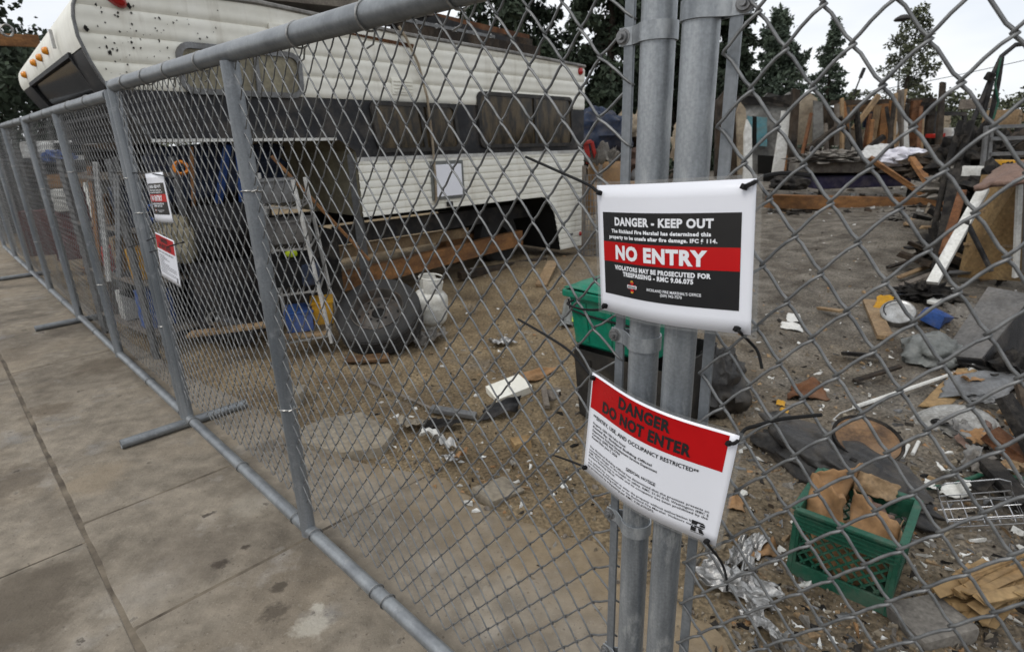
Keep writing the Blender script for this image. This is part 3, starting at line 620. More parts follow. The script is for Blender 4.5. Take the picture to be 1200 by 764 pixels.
def notice_two(nt_, detail=True):
    s = nt_; s.rect('sheet', 'paper', -.1395, .1395, -.108, .108, 0, .0004)
    s.rect('laminate_film', 'laminate', -.1475, .1475, -.1135, .1135, -.0012)
    s.rect('red_panel', 'sign_red', -.1365, .1265, .108 - .335 * .216, .108 - .022 * .216, .0006)
    res = 3 if detail else 1
    X = lambda u: -.1395 + .279 * u
    Y = lambda f: .108 - .216 * f
    b = MB(); T = lambda st, a, c, f, cap, bold=.0: s.text(b, st, X(a), X(c), Y(f), cap, .0014, bold, res)
    T('DANGER', .265, .640, .105, .0205, .045); T('DO NOT ENTER', .126, .775, .245, .0205, .045)
    T('**ENTRY, USE, AND OCCUPANCY RESTRICTED**', .047, .835, .395, .0075, .02)
    if detail:
        for st, c, f in (('Property: 1204-1206 Fallon Street', .36, .462), ('Posted By: Richland Building Official', .56, .498), ('Department: Richland Development Services Department', .60, .534), ('Contact: (509) 942-7794', .32, .570), ('Posted Date: June 7, 2024', .30, .606)):
            T(st, .052, c, f, .0048, .022)
        T('OFFICIAL NOTICE', .385, .60, .655, .0052, .022)
        b.add([s.pt(X(a), Y(f), .0014) for a, f in ((.385, .676), (.60, .676), (.60, .671), (.385, .671))], [(0, 1, 2, 3)])
        for st, c, f in (('The Richland Building Official has determined that the premises presents an', .93, .712), ('immediate danger to the health or safety. RMC 21.01.010, Washington IEBC §', .93, .744), ('108. This structure is unsafe and its occupancy has been prohibited by the', .93, .776), ('Richland Building Official.', .30, .808),
                         ('It is unlawful for any person to enter the property without authorization from', .88, .850), ('the Richland Building Official or the Richland Fire Marshal. Violators may', .86, .882), ('be prosecuted by trespassing per RMC 9.06.070/075.', .62, .914)):
            T(st, .04, c, f, .0044, .012)
    else:
        for k in range(12):
            f = .46 + .036 * k; c = (.36, .5, .6, .3, .3, .55, .9, .9, .9, .4, .85, .8)[k]
            b.add([s.pt(X(a), Y(f2), .0014) for a, f2 in ((.06, f), (c, f), (c, f + .009), (.06, f + .009))], [(0, 1, 2, 3)])
    b.build('lettering', 'ink', s.root)
    # black letter R logo with stripes cut through its bowl
    b = MB(); ox, oy, q = X(.885), Y(.935), .0215
    P = lambda pts: b.add([s.pt(ox + x * q, oy + y * q, .0015) for x, y in pts], [tuple(range(len(pts)))])
    P([(-.5, 1.0), (.35, 1.0), (.5, .85), (-.5, .85)]); P([(-.5, .85), (-.1, .85), (-.1, .62), (-.5, .62)]); P([(.12, .80), (.5, .80), (.5, .62), (.12, .62)])
    P([(-.28, .56), (.5, .56), (.36, .44), (-.28, .44)]); P([(-.5, .40), (-.1, .40), (-.1, 0), (-.5, 0)]); P([(.02, .40), (.3, .40), (.55, 0), (.17, 0)]); P([(-.5, -.06), (.5, -.06), (.5, -.1), (-.5, -.1)])
    b.build('logo', 'ink', s.root)
def near_notice(name, label, C0, yaw, tilt, roll, bend, fn, sc=.965):
    ex_ = Vector((math.cos(yaw), math.sin(yaw), 0)); nn = Vector((math.sin(yaw), -math.cos(yaw), 0))
    ez_ = Vector((0, 0, 1)) * math.cos(tilt) + nn * math.sin(tilt)
    X = ex_ * math.cos(roll) + ez_ * math.sin(roll); Z = -ex_ * math.sin(roll) + ez_ * math.cos(roll)
    C = CAMP + (Vector(C0) - CAMP) * sc
    root = thing(name, label, 'warning sign', tuple(C)); n = Notice(root, C, X, Z, X.cross(Z).normalized() * 1.0, sc, bend); 
    fn(n); return n
def bulge(a, corner=.004):
    def f(x, y):
        return a * math.cos(math.pi * max(-.5, min(.5, x * .98))) ** 1.3 + corner * math.sin(5 * x + 2 * y) * abs(x) - .002 * y * x
    return f
n1 = near_notice('warning_sign', 'large white notice reading DANGER KEEP OUT, NO ENTRY, tied over the double posts', (.24504605, .87813265, 1.38912053), R_(-49.98), R_(-.13), R_(4.21), bulge(.020, .001), notice_one, .947)
n2 = near_notice('warning_sign', 'lower large notice with red top reading DANGER DO NOT ENTER on the double posts', (.23566426, .8743931, 1.03593149), R_(-45.59), R_(1.38), R_(-5.63), bulge(.024, .003), notice_two, .95)
def far_notice(label, c, fn, w, roll, tilt):
    root = thing('warning_sign', label, 'warning sign', tuple(c))
    X = -FD * math.cos(roll) + Vector((0, 0, 1)) * math.sin(roll); Z = FD * math.sin(roll) + Vector((0, 0, 1)) * math.cos(roll)
    fn(Notice(root, c, X, Z, -FIN, 1.0, lambda x, y: .012 * math.cos(math.pi * x) + tilt * (x * x * 1.6 - y * .3), ), False)
far_notice('small distant notice with black panel and red NO ENTRY band on the fence', FP(2.525, 1.352, -.02), notice_one, .279, R_(3), .01)
far_notice('small distant notice with red top and white text below the other on the fence', FP(2.57, 1.065, -.02), notice_two, .279, R_(-3), .03)

# cable ties
def zip_tie(label, pts, r=.0024, head=True, rounds=None):
    b = MB(); P = [Vector(p) for p in pts]
    # smooth the polyline
    Q = []
    for i in range(len(P) - 1):
        p0, p1, p2, p3 = P[max(i - 1, 0)], P[i], P[i + 1], P[min(i + 2, len(P) - 1)]
        for k in range(6):
            t = k / 6; Q.append(.5 * ((2 * p1) + (p2 - p0) * t + (2 * p0 - 5 * p1 + 4 * p2 - p3) * t * t + (3 * p1 - p0 - 3 * p2 + p3) * t ** 3))
    Q.append(P[-1]); b.tube(Q, r, 6, taper=r * .85)
    if head: b.box(Q[0], (.009, .006, .007), (.3, .2, .5), .001)
    return tag(b.build('cable_tie', 'black_plastic', smooth=50), label, 'cable tie', 'black cable ties on the notices')
def onf(u, v, q=-.006):           # point on the left panel plane
    d = ray(u, v); k = (J0 + FIN * q - CAMP).dot(FIN) / d.dot(FIN); return CAMP + d * k
def onr(u, v, q=-.006):
    d = ray(u, v); p0 = JR + RN * q; k = (p0 - CAMP).dot(RN) / d.dot(RN); return CAMP + d * k
c = lambda n, x, y: n.pt(x, y, .004)
zip_tie('cable tie through the upper left corner of the keep out notice', [c(n1, -.130, .096), c(n1, -.138, .100), onf(688, 216, -.016), onf(650, 199, -.014), onf(616, 184, -.02)], .0027)
zip_tie('cable tie through the upper right corner of the keep out notice', [c(n1, .126, .098), c(n1, .138, .103), onr(895, 207, -.014), onr(920, 203, -.012), onr(950, 206, -.016)], .003)
zip_tie('cable tie through the lower left corner of the keep out notice', [c(n1, -.126, -.098), onf(702, 363, -.012), onf(680, 362), onf(665, 356), onf(672, 352, .01)])
zip_tie('short cable tie hanging at the lower right corner of the keep out notice', [c(n1, .122, -.100), c(n1, .128, -.106), onr(878, 400, -.006), onr(888, 412, -.008), onr(893, 432, -.012)])
zip_tie('cable tie through the upper left corner of the do not enter notice', [c(n2, -.134, .100), onf(690, 437, -.016), onf(668, 412, -.014), onf(640, 393, -.014), onf(607, 374, -.02)], .0027)
zip_tie('cable tie at the lower left corner of the do not enter notice', [c(n2, -.134, -.098), onf(683, 546, -.01), onf(668, 540), onf(651, 534, -.01)])
zip_tie('long cable tie reaching right from the do not enter notice', [c(n2, .128, .092), c(n2, .138, .098), onr(872, 504, -.016), onr(885, 499, -.016), onr(915, 491, -.016), onr(963, 486, -.025)], .003)
zip_tie('cable tie hanging at the lower right corner of the do not enter notice', [c(n2, .126, -.102), c(n2, .130, -.108), onr(845, 658, -.008), onr(851, 676, -.01), onr(852, 692, -.012)])
zip_tie('cable tie at the top of the small far no entry notice, reaching left', [onf(203, 209, -.04), onf(180, 204, -.03), onf(160, 203), onf(129, 202, -.02)], .0028)
zip_tie('upper of the two cable ties of the small far red topped notice', [onf(192, 276, -.02), onf(180, 279, -.02), onf(165, 285), onf(150, 290)], .0028)
zip_tie('lower of the two cable ties of the small far red topped notice', [onf(215, 284, -.03), onf(200, 288, -.03), onf(185, 293, -.02), onf(170, 297)], .0028)

# ------------------------------------------------------------------ the camper trailer
TA = Vector((math.sin(R_(44)), math.cos(R_(44)), 0)); TB = Vector((-TA.y, TA.x, 0))   # towards its rear; across, away from us
_d = ray(683, 288); TR0 = CAMP + _d * (7.9 / _d.y); TR0.z = 0
TW = 2.42
def T(s, z, w=0.0):
    z -= max(0, z - 1.84) * .36 * max(0, w) / TW
    return TR0 - TA * s + TB * w + Vector((0, 0, z + .017 * s))
def interp(tab, x):
    if x <= tab[0][0]: return tab[0][1]
    for (a, p), (b_, q) in zip(tab, tab[1:]):
        if x <= b_: return p + (q - p) * (x - a) / (b_ - a)
    return tab[-1][1]
ROOF = [(0, 2.37), (1.33, 2.415), (2.72, 2.44), (4.15, 2.515), (4.7, 2.50), (5.1, 2.445), (5.3, 2.40)]
NOSE = [(1.53, 5.05), (1.62, 5.10), (1.84, 5.24), (2.02, 5.31), (2.16, 5.345), (2.27, 5.345), (2.34, 5.33), (2.40, 5.30), (2.46, 5.2)]
SKIRT = [(.10, .50), (.30, .54), (.60, .62), (.80, .78), (.825, .86)]       # front edge of the rear corner skirt, by height
def s_front(z):
    if z >= 1.53: return interp(NOSE, z)
    if z >= 1.42: return 3.60 - .17 * ((1.53 - z) / .11)
    if z >= .825: return 3.43
    return interp(SKIRT, z)
root = thing('camper_trailer', 'old white camper trailer with black stripe and raised nose behind the fence', 'camper trailer', tuple(T(2.6, 0, 1.2)))
# the corrugated near side, one band of lap siding per height step
def side_skin(z0, z1, pitch, deep, mk, name, s_lo=0.0, off=0.0, n=8, top=None):
    b = MB(); zs = []; z = z0
    while z < z1 - 1e-6:
        for i in range(n): zs.append((z + pitch * i / n, i / n))
        z += pitch
    zs = [q for q in zs if q[0] < z1] + [(z1, 1.0)]
    rows = []; NS = 64
    for z, f in zs:
        prof = deep * 1.1 if f in (0, 1.0) else -deep * (.55 + .45 * math.sin(math.pi * f)) * (.35 if pitch > .1 and abs(f - .5) < .07 else 1)
        row = []
        for i in range(NS + 1):
            sf = s_front(min(z, 2.4)); s = s_lo + (sf - s_lo) * i / NS
            zz = z
            if top: zz = min(z, interp(ROOF, s) - .006)
            row.append(T(s, zz, prof - off + .004 * nz(s * 1.1, z * 1.3, 3)))
        rows.append(row)
    vs = [p for r in rows for p in r]; m = NS + 1
    fs = [(j * m + i, j * m + i + 1, (j + 1) * m + i + 1, (j + 1) * m + i) for j in range(len(rows) - 1) for i in range(NS)]
    b.add(vs, fs); return b.build(name, mk, root, smooth=35)
side_skin(.10, 1.335, .0705, .0068, 'siding_clean', 'siding_panel')
side_skin(1.86, 2.515, .1640, .0075, 'siding', 'siding_panel', top=True)
side_skin(1.365, 1.855, .245, .0012, 'stripe_black', 'stripe', off=-.003)
b = MB(); b.beam(T(0, 1.35, -.006), T(3.43, 1.35, -.006), .034, .010, up=TB); b.build('trim_strip', 'white_metal', root)
b = MB(); b.beam(T(3.62, 1.527, -.008), T(5.06, 1.527, -.008), .022, .02, up=TB); b.build('trim_strip', 'white_paint', root)
# closed body behind the skin
def wall_poly(pts, mk, name, smooth=None): 
    b = MB(); b.add(pts, [tuple(range(len(pts)))]); return b.build(name, mk, root, smooth)
outline = [(0.02, .10)] + [(interp(SKIRT, z) - .015, z) for z in (.10, .3, .6, .82)] + [(3.41, .83), (3.41, 1.42), (3.58, 1.535)] + [(interp(NOSE, z) - .015, z) for z in (1.535, 1.62, 1.84, 2.02, 2.16, 2.27, 2.34, 2.40)] + [(s, interp(ROOF, s) - .02) for s in (5.1, 4.7, 4.15, 2.72, 1.33, .02)]
b = MB(); n = len(outline)
vs = [T(s, z, .03) for s, z in outline] + [T(s, z, TW) for s, z in outline]
b.add(vs, [tuple(range(n, 2 * n))[::-1]])
for i in range(n):
    j = (i + 1) % n; b.add([vs[i], vs[j], vs[n + j], vs[n + i]], [(0, 1, 2, 3)], 1 if (outline[i][0] > 3.3 and outline[i][1] < 1.6) else (2 if outline[i][1] < .9 else 0))  # near-black underside faces paint the shade below the body
b.build('body', ['siding', 'interior_beige', 'void_shade'], root)
# nose: white brow with amber lamps over a recessed dark window
def nose_strip(z0, z1, w0, w1, mk, name, out_=.012, n=8, par=None):
    b = MB()
    b.grid(lambda u, v: T(interp(NOSE, z0 + (z1 - z0) * v) + out_, z0 + (z1 - z0) * v, w0 + (w1 - w0) * u), 6, n)
    return b.build(name, mk, par or root, smooth=50)
nose_strip(2.10, 2.40, -.004, TW, 'siding', 'front_cap'); nose_strip(1.53, 2.10, 1.95, TW, 'stripe_black', 'front_side', .010)
nose_strip(1.53, 1.70, -.002, 1.95, 'stripe_black', 'front_apron', .008)
nose_strip(1.72, 2.09, -.002, .30, 'stripe_black', 'front_shade', .016)
wn = nose_strip(1.72, 2.085, .33, 1.92, 'glass_dark', 'front_window', .004)
b = MB()
for (w0, z0, w1, z1) in ((.30, 2.095, 1.95, 2.095), (.30, 1.71, 1.95, 1.71), (.315, 1.72, .315, 2.09), (1.93, 1.72, 1.93, 2.09)):
    b.beam(T(interp(NOSE, z0) + .018, z0, w0), T(interp(NOSE, z1) + .018, z1, w1), .03, .03, up=TA)
b.build('frame', 'dark_metal', wn)
b = MB(); b.tube([T(interp(NOSE, z) + .004, z, -.004) for z in (1.53, 1.62, 1.75, 1.9, 2.02, 2.16, 2.27, 2.34, 2.40)] + [T(s, interp(ROOF, s), -.008) for s in (5.25, 5.1, 4.9)], .011, 8); b.build('corner_moulding', 'grey_metal', root, smooth=50)
b = MB(); b.tube([T(s, interp(ROOF, s) + .004, -.010) for s in (4.95, 4.7, 4.15, 3.4, 2.72, 2, 1.33, .6, 0)], .018, 6); b.build('roof_moulding', 'roofing', root, smooth=50)
b = MB(); b.grid(lambda u, v: T(5.25 * u, interp(ROOF, 5.25 * u) + .012 + .04 * math.sin(math.pi * v), TW * v), 24, 8); b.build('roof', 'roofing', root, smooth=60)
for (u, v, k) in ((55, 60, 0), (48, 68, 0), (41, 74, 0), (30, 88, 0)):
    d = ray(u, v); pt = T(5.345 + .016, 2.2, 0); k = (pt - CAMP).dot(TA) / d.dot(TA); P = CAMP + d * k
    b = MB(); Mx = Matrix.Translation(P) @ Vector((0, 0, 1)).rotation_difference(-TA).to_matrix().to_4x4()
    b.lathe([(0, .034), (.014, .032), (.024, .022), (.028, .008), (.029, 0)], 16, Mx); b.build('marker_lamp', 'amber', root, smooth=50)
b = MB(); b.box(T(5.38, 2.24, .55), (.02, .02, .12), (0, 0, R_(46)), .004); b.build('grab_handle', 'white_metal', root)
def rbox(b, c, ln, ht, rad, th, axx, axz, n):    # rounded plate standing in the side plane
    pts = []
    for cx, cy, a0 in ((ln / 2 - rad, ht / 2 - rad, 0), (-ln / 2 + rad, ht / 2 - rad, 90), (-ln / 2 + rad, -ht / 2 + rad, 180), (ln / 2 - rad, -ht / 2 + rad, 270)):
        for i in range(6): a = R_(a0 + 18 * i); pts.append((cx + rad * math.cos(a), cy + rad * math.sin(a)))
    m = len(pts); vs = [Vector(c) + axx * x + axz * y for x, y in pts] + [Vector(c) + axx * x + axz * y + n * th for x, y in pts]
    b.add(vs, [tuple(range(m)), tuple(range(m, 2 * m))] + [(i, (i + 1) % m, m + (i + 1) % m, m + i) for i in range(m)])
    return pts
def side_window(s0, s1, z0, z1, pane, mull=None, frame='rubber', rad=.08, lean=0.0):
    axx = (T(0, 1) - T(1, 1)).normalized(); axz = (Vector((0, 0, 1)) - axx * lean).normalized(); c = T((s0 + s1) / 2, (z0 + z1) / 2, -.012); o_ = -TB
    ln, ht = abs(s1 - s0), z1 - z0
    b = MB(); outer = []; 
    def rr(L_, H_, r): 
        q = []
        for cx, cy, a0 in ((L_ / 2 - r, H_ / 2 - r, 0), (-L_ / 2 + r, H_ / 2 - r, 90), (-L_ / 2 + r, -H_ / 2 + r, 180), (L_ / 2 - r, -H_ / 2 + r, 270)):
            for i in range(6): a = R_(a0 + 18 * i); q.append((cx + r * math.cos(a), cy + r * math.sin(a)))
        return q
    fw_ = .04; A = rr(ln, ht, rad); B = rr(ln - 2 * fw_, ht - 2 * fw_, max(.02, rad - fw_)); m = len(A)
    L3 = lambda q, h: [c + axx * x + axz * y + o_ * h for x, y in q]
    vs = L3(A, -.01) + L3(A, .016) + L3(B, .020) + L3(B, -.004)
    fs = [(k * m + i, k * m + (i + 1) % m, (k + 1) * m + (i + 1) % m, (k + 1) * m + i) for k in range(3) for i in range(m)]
    b.add(vs, fs); w_ = b.build('window', frame, root, smooth=40)
    b = MB(); b.add(L3(B, .002), [tuple(range(m))]); b.build('pane', pane, w_)
    if mull is not None:
        x = ln * (mull - .5); b = MB(); b.box(c + axx * x + o_ * .012, (.035, .016, ht - fw_ * 1.6), Matrix((axx, -o_, axz)).transposed()); b.build('mullion', frame, w_)
    return w_
side_window(1.90, .26, 1.42, 2.00, 'glass_brown_reflect', .56, lean=.05)
side_window(3.22, 2.20, 1.40, 1.86, 'glass_brown_reflect', .55, lean=.12)
side_window(4.80, 3.86, 1.845, 2.19, 'blind_beige', .60, 'grey_metal', .10, lean=-.04)
# access hatch
hc = T(2.38, 1.11, -.012); axx = (T(0, 1) - T(1, 1)).normalized()
b = MB(); b.box(hc, (.44, .02, .39), Matrix((axx, TB, Vector((0, 0, 1)))).transposed(), .004); hd = b.build('hatch', 'yard_plastic', root)
b = MB(); b.box(hc - TB * .014, (.37, .012, .32), Matrix((axx, TB, Vector((0, 0, 1)))).transposed(), .004); b.build('hatch_door', 'paper', hd)
b = MB(); b.box(hc - TB * .012 - Vector((0, 0, .245)), (.07, .03, .05), Matrix((axx, TB, Vector((0, 0, 1)))).transposed(), .006); b.build('socket', 'dark_metal', root)
# louvred vent
vc = T(2.86, 1.99, -.012)
b = MB(); b.box(vc, (.24, .016, .14), Matrix((axx, TB, Vector((0, 0, 1)))).transposed(), .003); 
for k in range(4): b.box(vc + Vector((0, 0, -.045 + .03 * k)) - TB * .012, (.21, .012, .008), Matrix((axx, TB, Vector((0, 0, 1)))).transposed())
b.build('vent', 'siding', root)
b = MB(); b.box(T(4.0, 2.32, -.014), (.17, .02, .13), Matrix((axx, TB, Vector((0, 0, 1)))).transposed(), .003); v_ = b.build('vent', 'siding', root)
b = MB(); b.box(T(3.97, 2.32, -.028), (.06, .02, .06), Matrix((axx, TB, Vector((0, 0, 1)))).transposed(), .003); b.build('vent_hole', 'rust', v_)
for (s, z, q) in ((.10, 2.31, .045), (5.10, 2.42, .06), (.07, .27, .032)):
    b = MB(); Mx = Matrix.Translation(T(s, z, -.008)) @ Vector((0, 0, 1)).rotation_difference(-TB).to_matrix().to_4x4()
    b.lathe([(0, q * .8), (q * .6, q * .7), (q * .95, q * .3), (q, 0)], 16, Mx @ Matrix.Diagonal((1.4 if s > 5 else 1, .8 if s > 5 else 1, 1, 1)))
    b.build('tail_lamp', 'lamp_red', root, smooth=50)
b = MB(); b.box(T(.28, .285, -.012), (.075, .008, .03), Matrix((axx, TB, Vector((0, 0, 1)))).transposed()); b.build('reflector', 'grey_metal', root)
# awning arm: a thin pale strap curving down the side
b = MB(); b.tube([T(2.86, 2.50, -.03), T(2.80, 2.40, -.05), T(2.68, 2.20, -.045), T(2.60, 1.9, -.045), T(2.57, 1.5, -.04), T(2.56, 1.1, -.035), T(2.57, .87, -.03)], .013, 6); b.build('awning_arm', 'plaster_beige', root, smooth=60)
# peeled roof edge
b = MB(); b.grid(lambda u, v: T(3.65 - .95 * u, 2.40 - .07 * u + v * (.005 + .03 * u), -.014 - .012 * v), 12, 2); b.build('peeled_edge', 'rust', root)
b = MB(); b.beam(T(3.40, .05, .12), T(3.40, 1.40, .12), .075, .075); lg = b.build('landing_leg', 'grey_metal', root)
b = MB(); b.beam(T(3.40, .02, .12), T(3.40, .55, .12), .055, .055); b.box(T(3.40, .03, .12), (.2, .2, .02)); b.build('inner_leg', 'dark_metal', lg)
b = MB(); b.beam(T(3.40, .02, TW - .3), T(3.40, 1.40, TW - .3), .075, .075); b.build('landing_leg', 'grey_metal', root)
for wv in (.45, TW - .45):
    b = MB(); b.beam(T(.3, .62, wv), T(3.5, .62, wv), .08, .18, up=(0, 0, 1)); b.build('chassis_rail', 'dark_metal', root)
b = MB(); b.lathe([(.13, -.1), (.30, -.1), (.335, -.06), (.335, .06), (.30, .1), (.13, .1), (.13, -.1)], 28, Matrix.Translation(T(1.15, .335 - .02, .55)) @ Vector((0, 0, 1)).rotation_difference(TB).to_matrix().to_4x4()); b.build('wheel', 'tyre', root, smooth=40)
# soot spatter on the nose
random.seed(11)
for k in range(150):
    u, v = random.gauss(165, 55), random.gauss(55, 36)
    if k < 7: u, v = ((101, 33), (125, 55), (129, 62), (187, 48), (152, 7), (163, 88), (113, 6))[k]
    d = ray(u, v); kk = (T(0, 0, -.018) - CAMP).dot(TB) / d.dot(TB); P = CAMP + d * kk
    s = (TR0 - P).dot(TA); z = P.z - .017 * s
    if not (1.9 < z < interp(ROOF, s) - .05 and 3.9 < s < interp(NOSE, z) - .04): continue
    if 3.84 < s < 4.82 and z < 2.22: continue
    q = random.uniform(.0018, .0065) if k > 6 else random.uniform(.007, .014)
    m = 9; b = MB(); b.add([T(s + q * random.uniform(.3, 1.7) * math.cos(2 * math.pi * i / m), z + q * 1.3 * random.uniform(.4, 1.5) * math.sin(2 * math.pi * i / m), -.0115) for i in range(m)], [tuple(range(m))]); b.build('soot_spot', 'charred', root)
# things lying on the roof
def box_thing(name, label, cat, mk, c, d, rot=(0, 0, 0), bev=.004, jit=0, group=None):
    b = MB(); b.M = TRS(c, rot); b.box((0, 0, 0), d, None, bev, jit); return tag(b.build(name, mk), label, cat, group)
def board(name, label, a, b_, wd, ht, mk='wood_grey', cat='board', group=None, jit=.004, up=(0, 0, 1)):
    b = MB(); b.beam(a, b_, wd, ht, up, .003, jit); return tag(b.build(name, mk), label, cat, group)
RZ = lambda s, w, h: T(s, interp(ROOF, s) + .03 + h, w)
board('roof_board', 'dark long board lying on the camper roof edge, lowest of the roof lumber', RZ(2.75, .14, .05), RZ(.75, .2, .09), .22, .09, 'charcoal_wood')
board('roof_board', 'brown upper plank on the camper roof, sticking out to the right', RZ(2.9, .35, .20), RZ(.62, .4, .24), .16, .09, 'charcoal_wood')
board('roof_board', 'grey weathered plank across the camper roof near the top rail', RZ(4.6, .25, .08), RZ(2.3, .3, .30), .30, .09, 'wood_grey')
board('roof_board', 'rusty long channel topping the stack on the camper roof', RZ(3.1, .5, .36), RZ(.6, .5, .33), .22, .07, 'rust')
board('roof_board', 'dark long tube bundle along the camper roof behind the ladder', RZ(3.3, .3, .30), RZ(1.0, .3, .16), .12, .10, 'dark_metal')
board('roof_board', 'dark tar stained sheet of roofing overhanging the camper roof', RZ(4.0, .5, .2), RZ(2.4, .5, .26), .5, .02, 'dark_metal')
r2 = thing('roof_rack', 'light metal ladder lying on the camper roof above the windows', 'ladder', tuple(RZ(2, .1, .1)))
for wv, h in ((.10, .13), (.10, .02)):
    b = MB(); b.beam(RZ(2.75, wv, h), RZ(1.5, wv, h), .025, .03); b.build('rail', 'grey_metal', r2)
for k in range(5):
    b = MB(); b.beam(RZ(2.6 - .25 * k, .10, .0), RZ(2.55 - .25 * k, .10, .15), .022, .022); b.build('rung', 'white_metal', r2)
# timber cribbing under the camper
board('timber_beam', 'long orange brown timber lying under the camper behind the spare tyre', T(3.55, .18, .35), T(.95, .30, .30), .09, .19, 'wood_orange', 'timber')
board('timber_beam', 'upper thinner timber under the camper, resting behind the orange one', T(3.5, .42, .6), T(1.6, .42, .6), .07, .12, 'wood_tan', 'timber')
board('timber_block', 'short timber block under the camper beside the wheel', T(1.9, .25, .75), T(1.3, .27, .75), .2, .22, 'wood_orange', 'timber')
board('timber_beam', 'dark scorched timber on the ground below the camper skirt', T(2.2, .04, .1), T(1.0, .06, -.15), .10, .08, 'charcoal_wood', 'timber')

# ------------------------------------------------------------------ things lying in the yard
GZ = lambda u, v, z=-.02: G(u, v, z)
def ground_at(u, v):
    p = G(u, v, 0)
    for _ in range(4): p = G(u, v, gz(p.x, p.y))
    return p
def ax_mat(origin, zdir, xdir=None):
    z = Vector(zdir).normalized(); x = Vector(xdir) if xdir is not None else z.orthogonal(); x = (x - z * x.dot(z)).normalized(); y = z.cross(x)
    m = Matrix((x, y, z)).transposed().to_4x4(); m.translation = Vector(origin); return m
def blob(name, label, cat, mk, c, size, rotz=0, amp=.25, freq=3, seed=0, nu=40, nv=24, flat=.0, tilt=(0, 0)):
    """irregular closed lump: bags, stones, cushions"""
    b = MB(); b.M = TRS(c, (tilt[0], tilt[1], rotz)); vs = []; fs = []
    for j in range(nv + 1):
        th = math.pi * j / nv
        for i in range(nu):
            ph = 2 * math.pi * i / nu; d = Vector((math.sin(th) * math.cos(ph), math.sin(th) * math.sin(ph), math.cos(th)))
            k = 1 + amp * noise.noise(d * freq + Vector((seed, 0, 0))) + amp * .5 * noise.noise(d * freq * 2.7 + Vector((0, seed, 0))) - abs(noise.noise(d * freq * 1.6 + Vector((9, seed, 3)))) * amp * .6
            p = Vector((d.x * size[0] / 2 * k, d.y * size[1] / 2 * k, d.z * size[2] / 2 * k))
            p.z = max(p.z, -size[2] * .32) + size[2] * .3
            vs.append(p)
    for j in range(nv):
        for i in range(nu): fs.append((j * nu + i, j * nu + (i + 1) % nu, (j + 1) * nu + (i + 1) % nu, (j + 1) * nu + i))
    b.add(vs, fs); return tag(b.build(name, mk, smooth=60), label, cat)
def crumple(name, label, cat, mk, c, w_, d_, amp, rot=(0, 0, 0), seed=0, n=26, thick=.002, freq=4, ragged=.12, group=None, facet=True):
    b = MB(); b.M = TRS(c, rot)
    def fn(u, v):
        x, y = (u - .5) * w_, (v - .5) * d_
        eu = 1 + ragged * nz(v * 6 + seed, u * 2, 4); ev = 1 + ragged * nz(u * 6, seed + v * 2, 8)
        z = amp * (abs(nz(x * freq / .3 + seed, y * freq / .3, seed)) * 1.4 + .6 * nz(x * freq * 2.5 / .3, y * freq * 2.5 / .3, seed + 5))
        return Vector((x * eu, y * ev, z + amp * .3))
    b.grid(fn, n, n); ob = b.build(name, mk, smooth=28 if facet else 80, solid=thick); return tag(ob, label, cat, group)

# spare tyre
tc_ = G(445, 371, .225); toc = (Vector((CAMP.x, CAMP.y, 0)) - Vector((tc_.x, tc_.y, 0))).normalized()
axd = (toc * .62 + Vector((-.18, 0, 0)) + Vector((0, 0, .95))).normalized()
tm = ax_mat(tc_, axd)
ty = thing('spare_tyre', 'black spare tyre on a rusty steel rim lying on the dirt before the camper', 'tyre', (tc_.x, tc_.y, -.02))
prof = [(.205, -.085), (.215, -.102), (.25, -.112), (.295, -.112), (.322, -.098), (.334, -.085)]
for k in range(5): z0 = -.075 + k * .032; prof += [(.340, z0), (.340, z0 + .022), (.331, z0 + .024), (.331, z0 + .030)]
prof += [(.334, .085), (.322, .098), (.295, .112), (.25, .112), (.215, .102), (.205, .085), (.200, 0)]
b = MB(); b.lathe(prof, 72, tm, closed=True); b.build('tread', 'tyre', ty, smooth=28)
b = MB(); b.lathe([(.206, .098), (.213, .106), (.206, .108), (.195, .092), (.188, .06), (.175, .035), (.150, .03), (.120, .042), (.085, .048), (.055, .045), (.048, .03), (.046, .0), (.0, -.002)], 48, tm); b.lathe([(.206, .098), (.206, -.095)], 48, tm)
rim = b.build('rim', 'rim_steel', ty, smooth=40)
for k in range(8):  # rim holes and bore are dark discs that paint their inner shade
    a = 2 * math.pi * k / 8; b = MB(); b.lathe([(0, .0025), (.011, .002), (.013, 0)], 12, tm @ Matrix.Translation((.083 * math.cos(a), .083 * math.sin(a), .0475))); b.build('lug_hole', 'void_shade', rim)
for k in range(6):
    a = 2 * math.pi * k / 6 + .3; b = MB(); b.lathe([(0, .002), (.014, .0015), (.017, 0)], 12, tm @ Matrix.Translation((.155 * math.cos(a), .155 * math.sin(a), .031)) @ Matrix.Diagonal((1, 1, 1, 1))); b.build('vent_hole', 'void_shade', rim)
b = MB(); b.lathe([(0, .004), (.045, .003), (.047, .0)], 24, tm @ Matrix.Translation((0, 0, .044))); b.build('hub_bore', 'void_shade', rim)
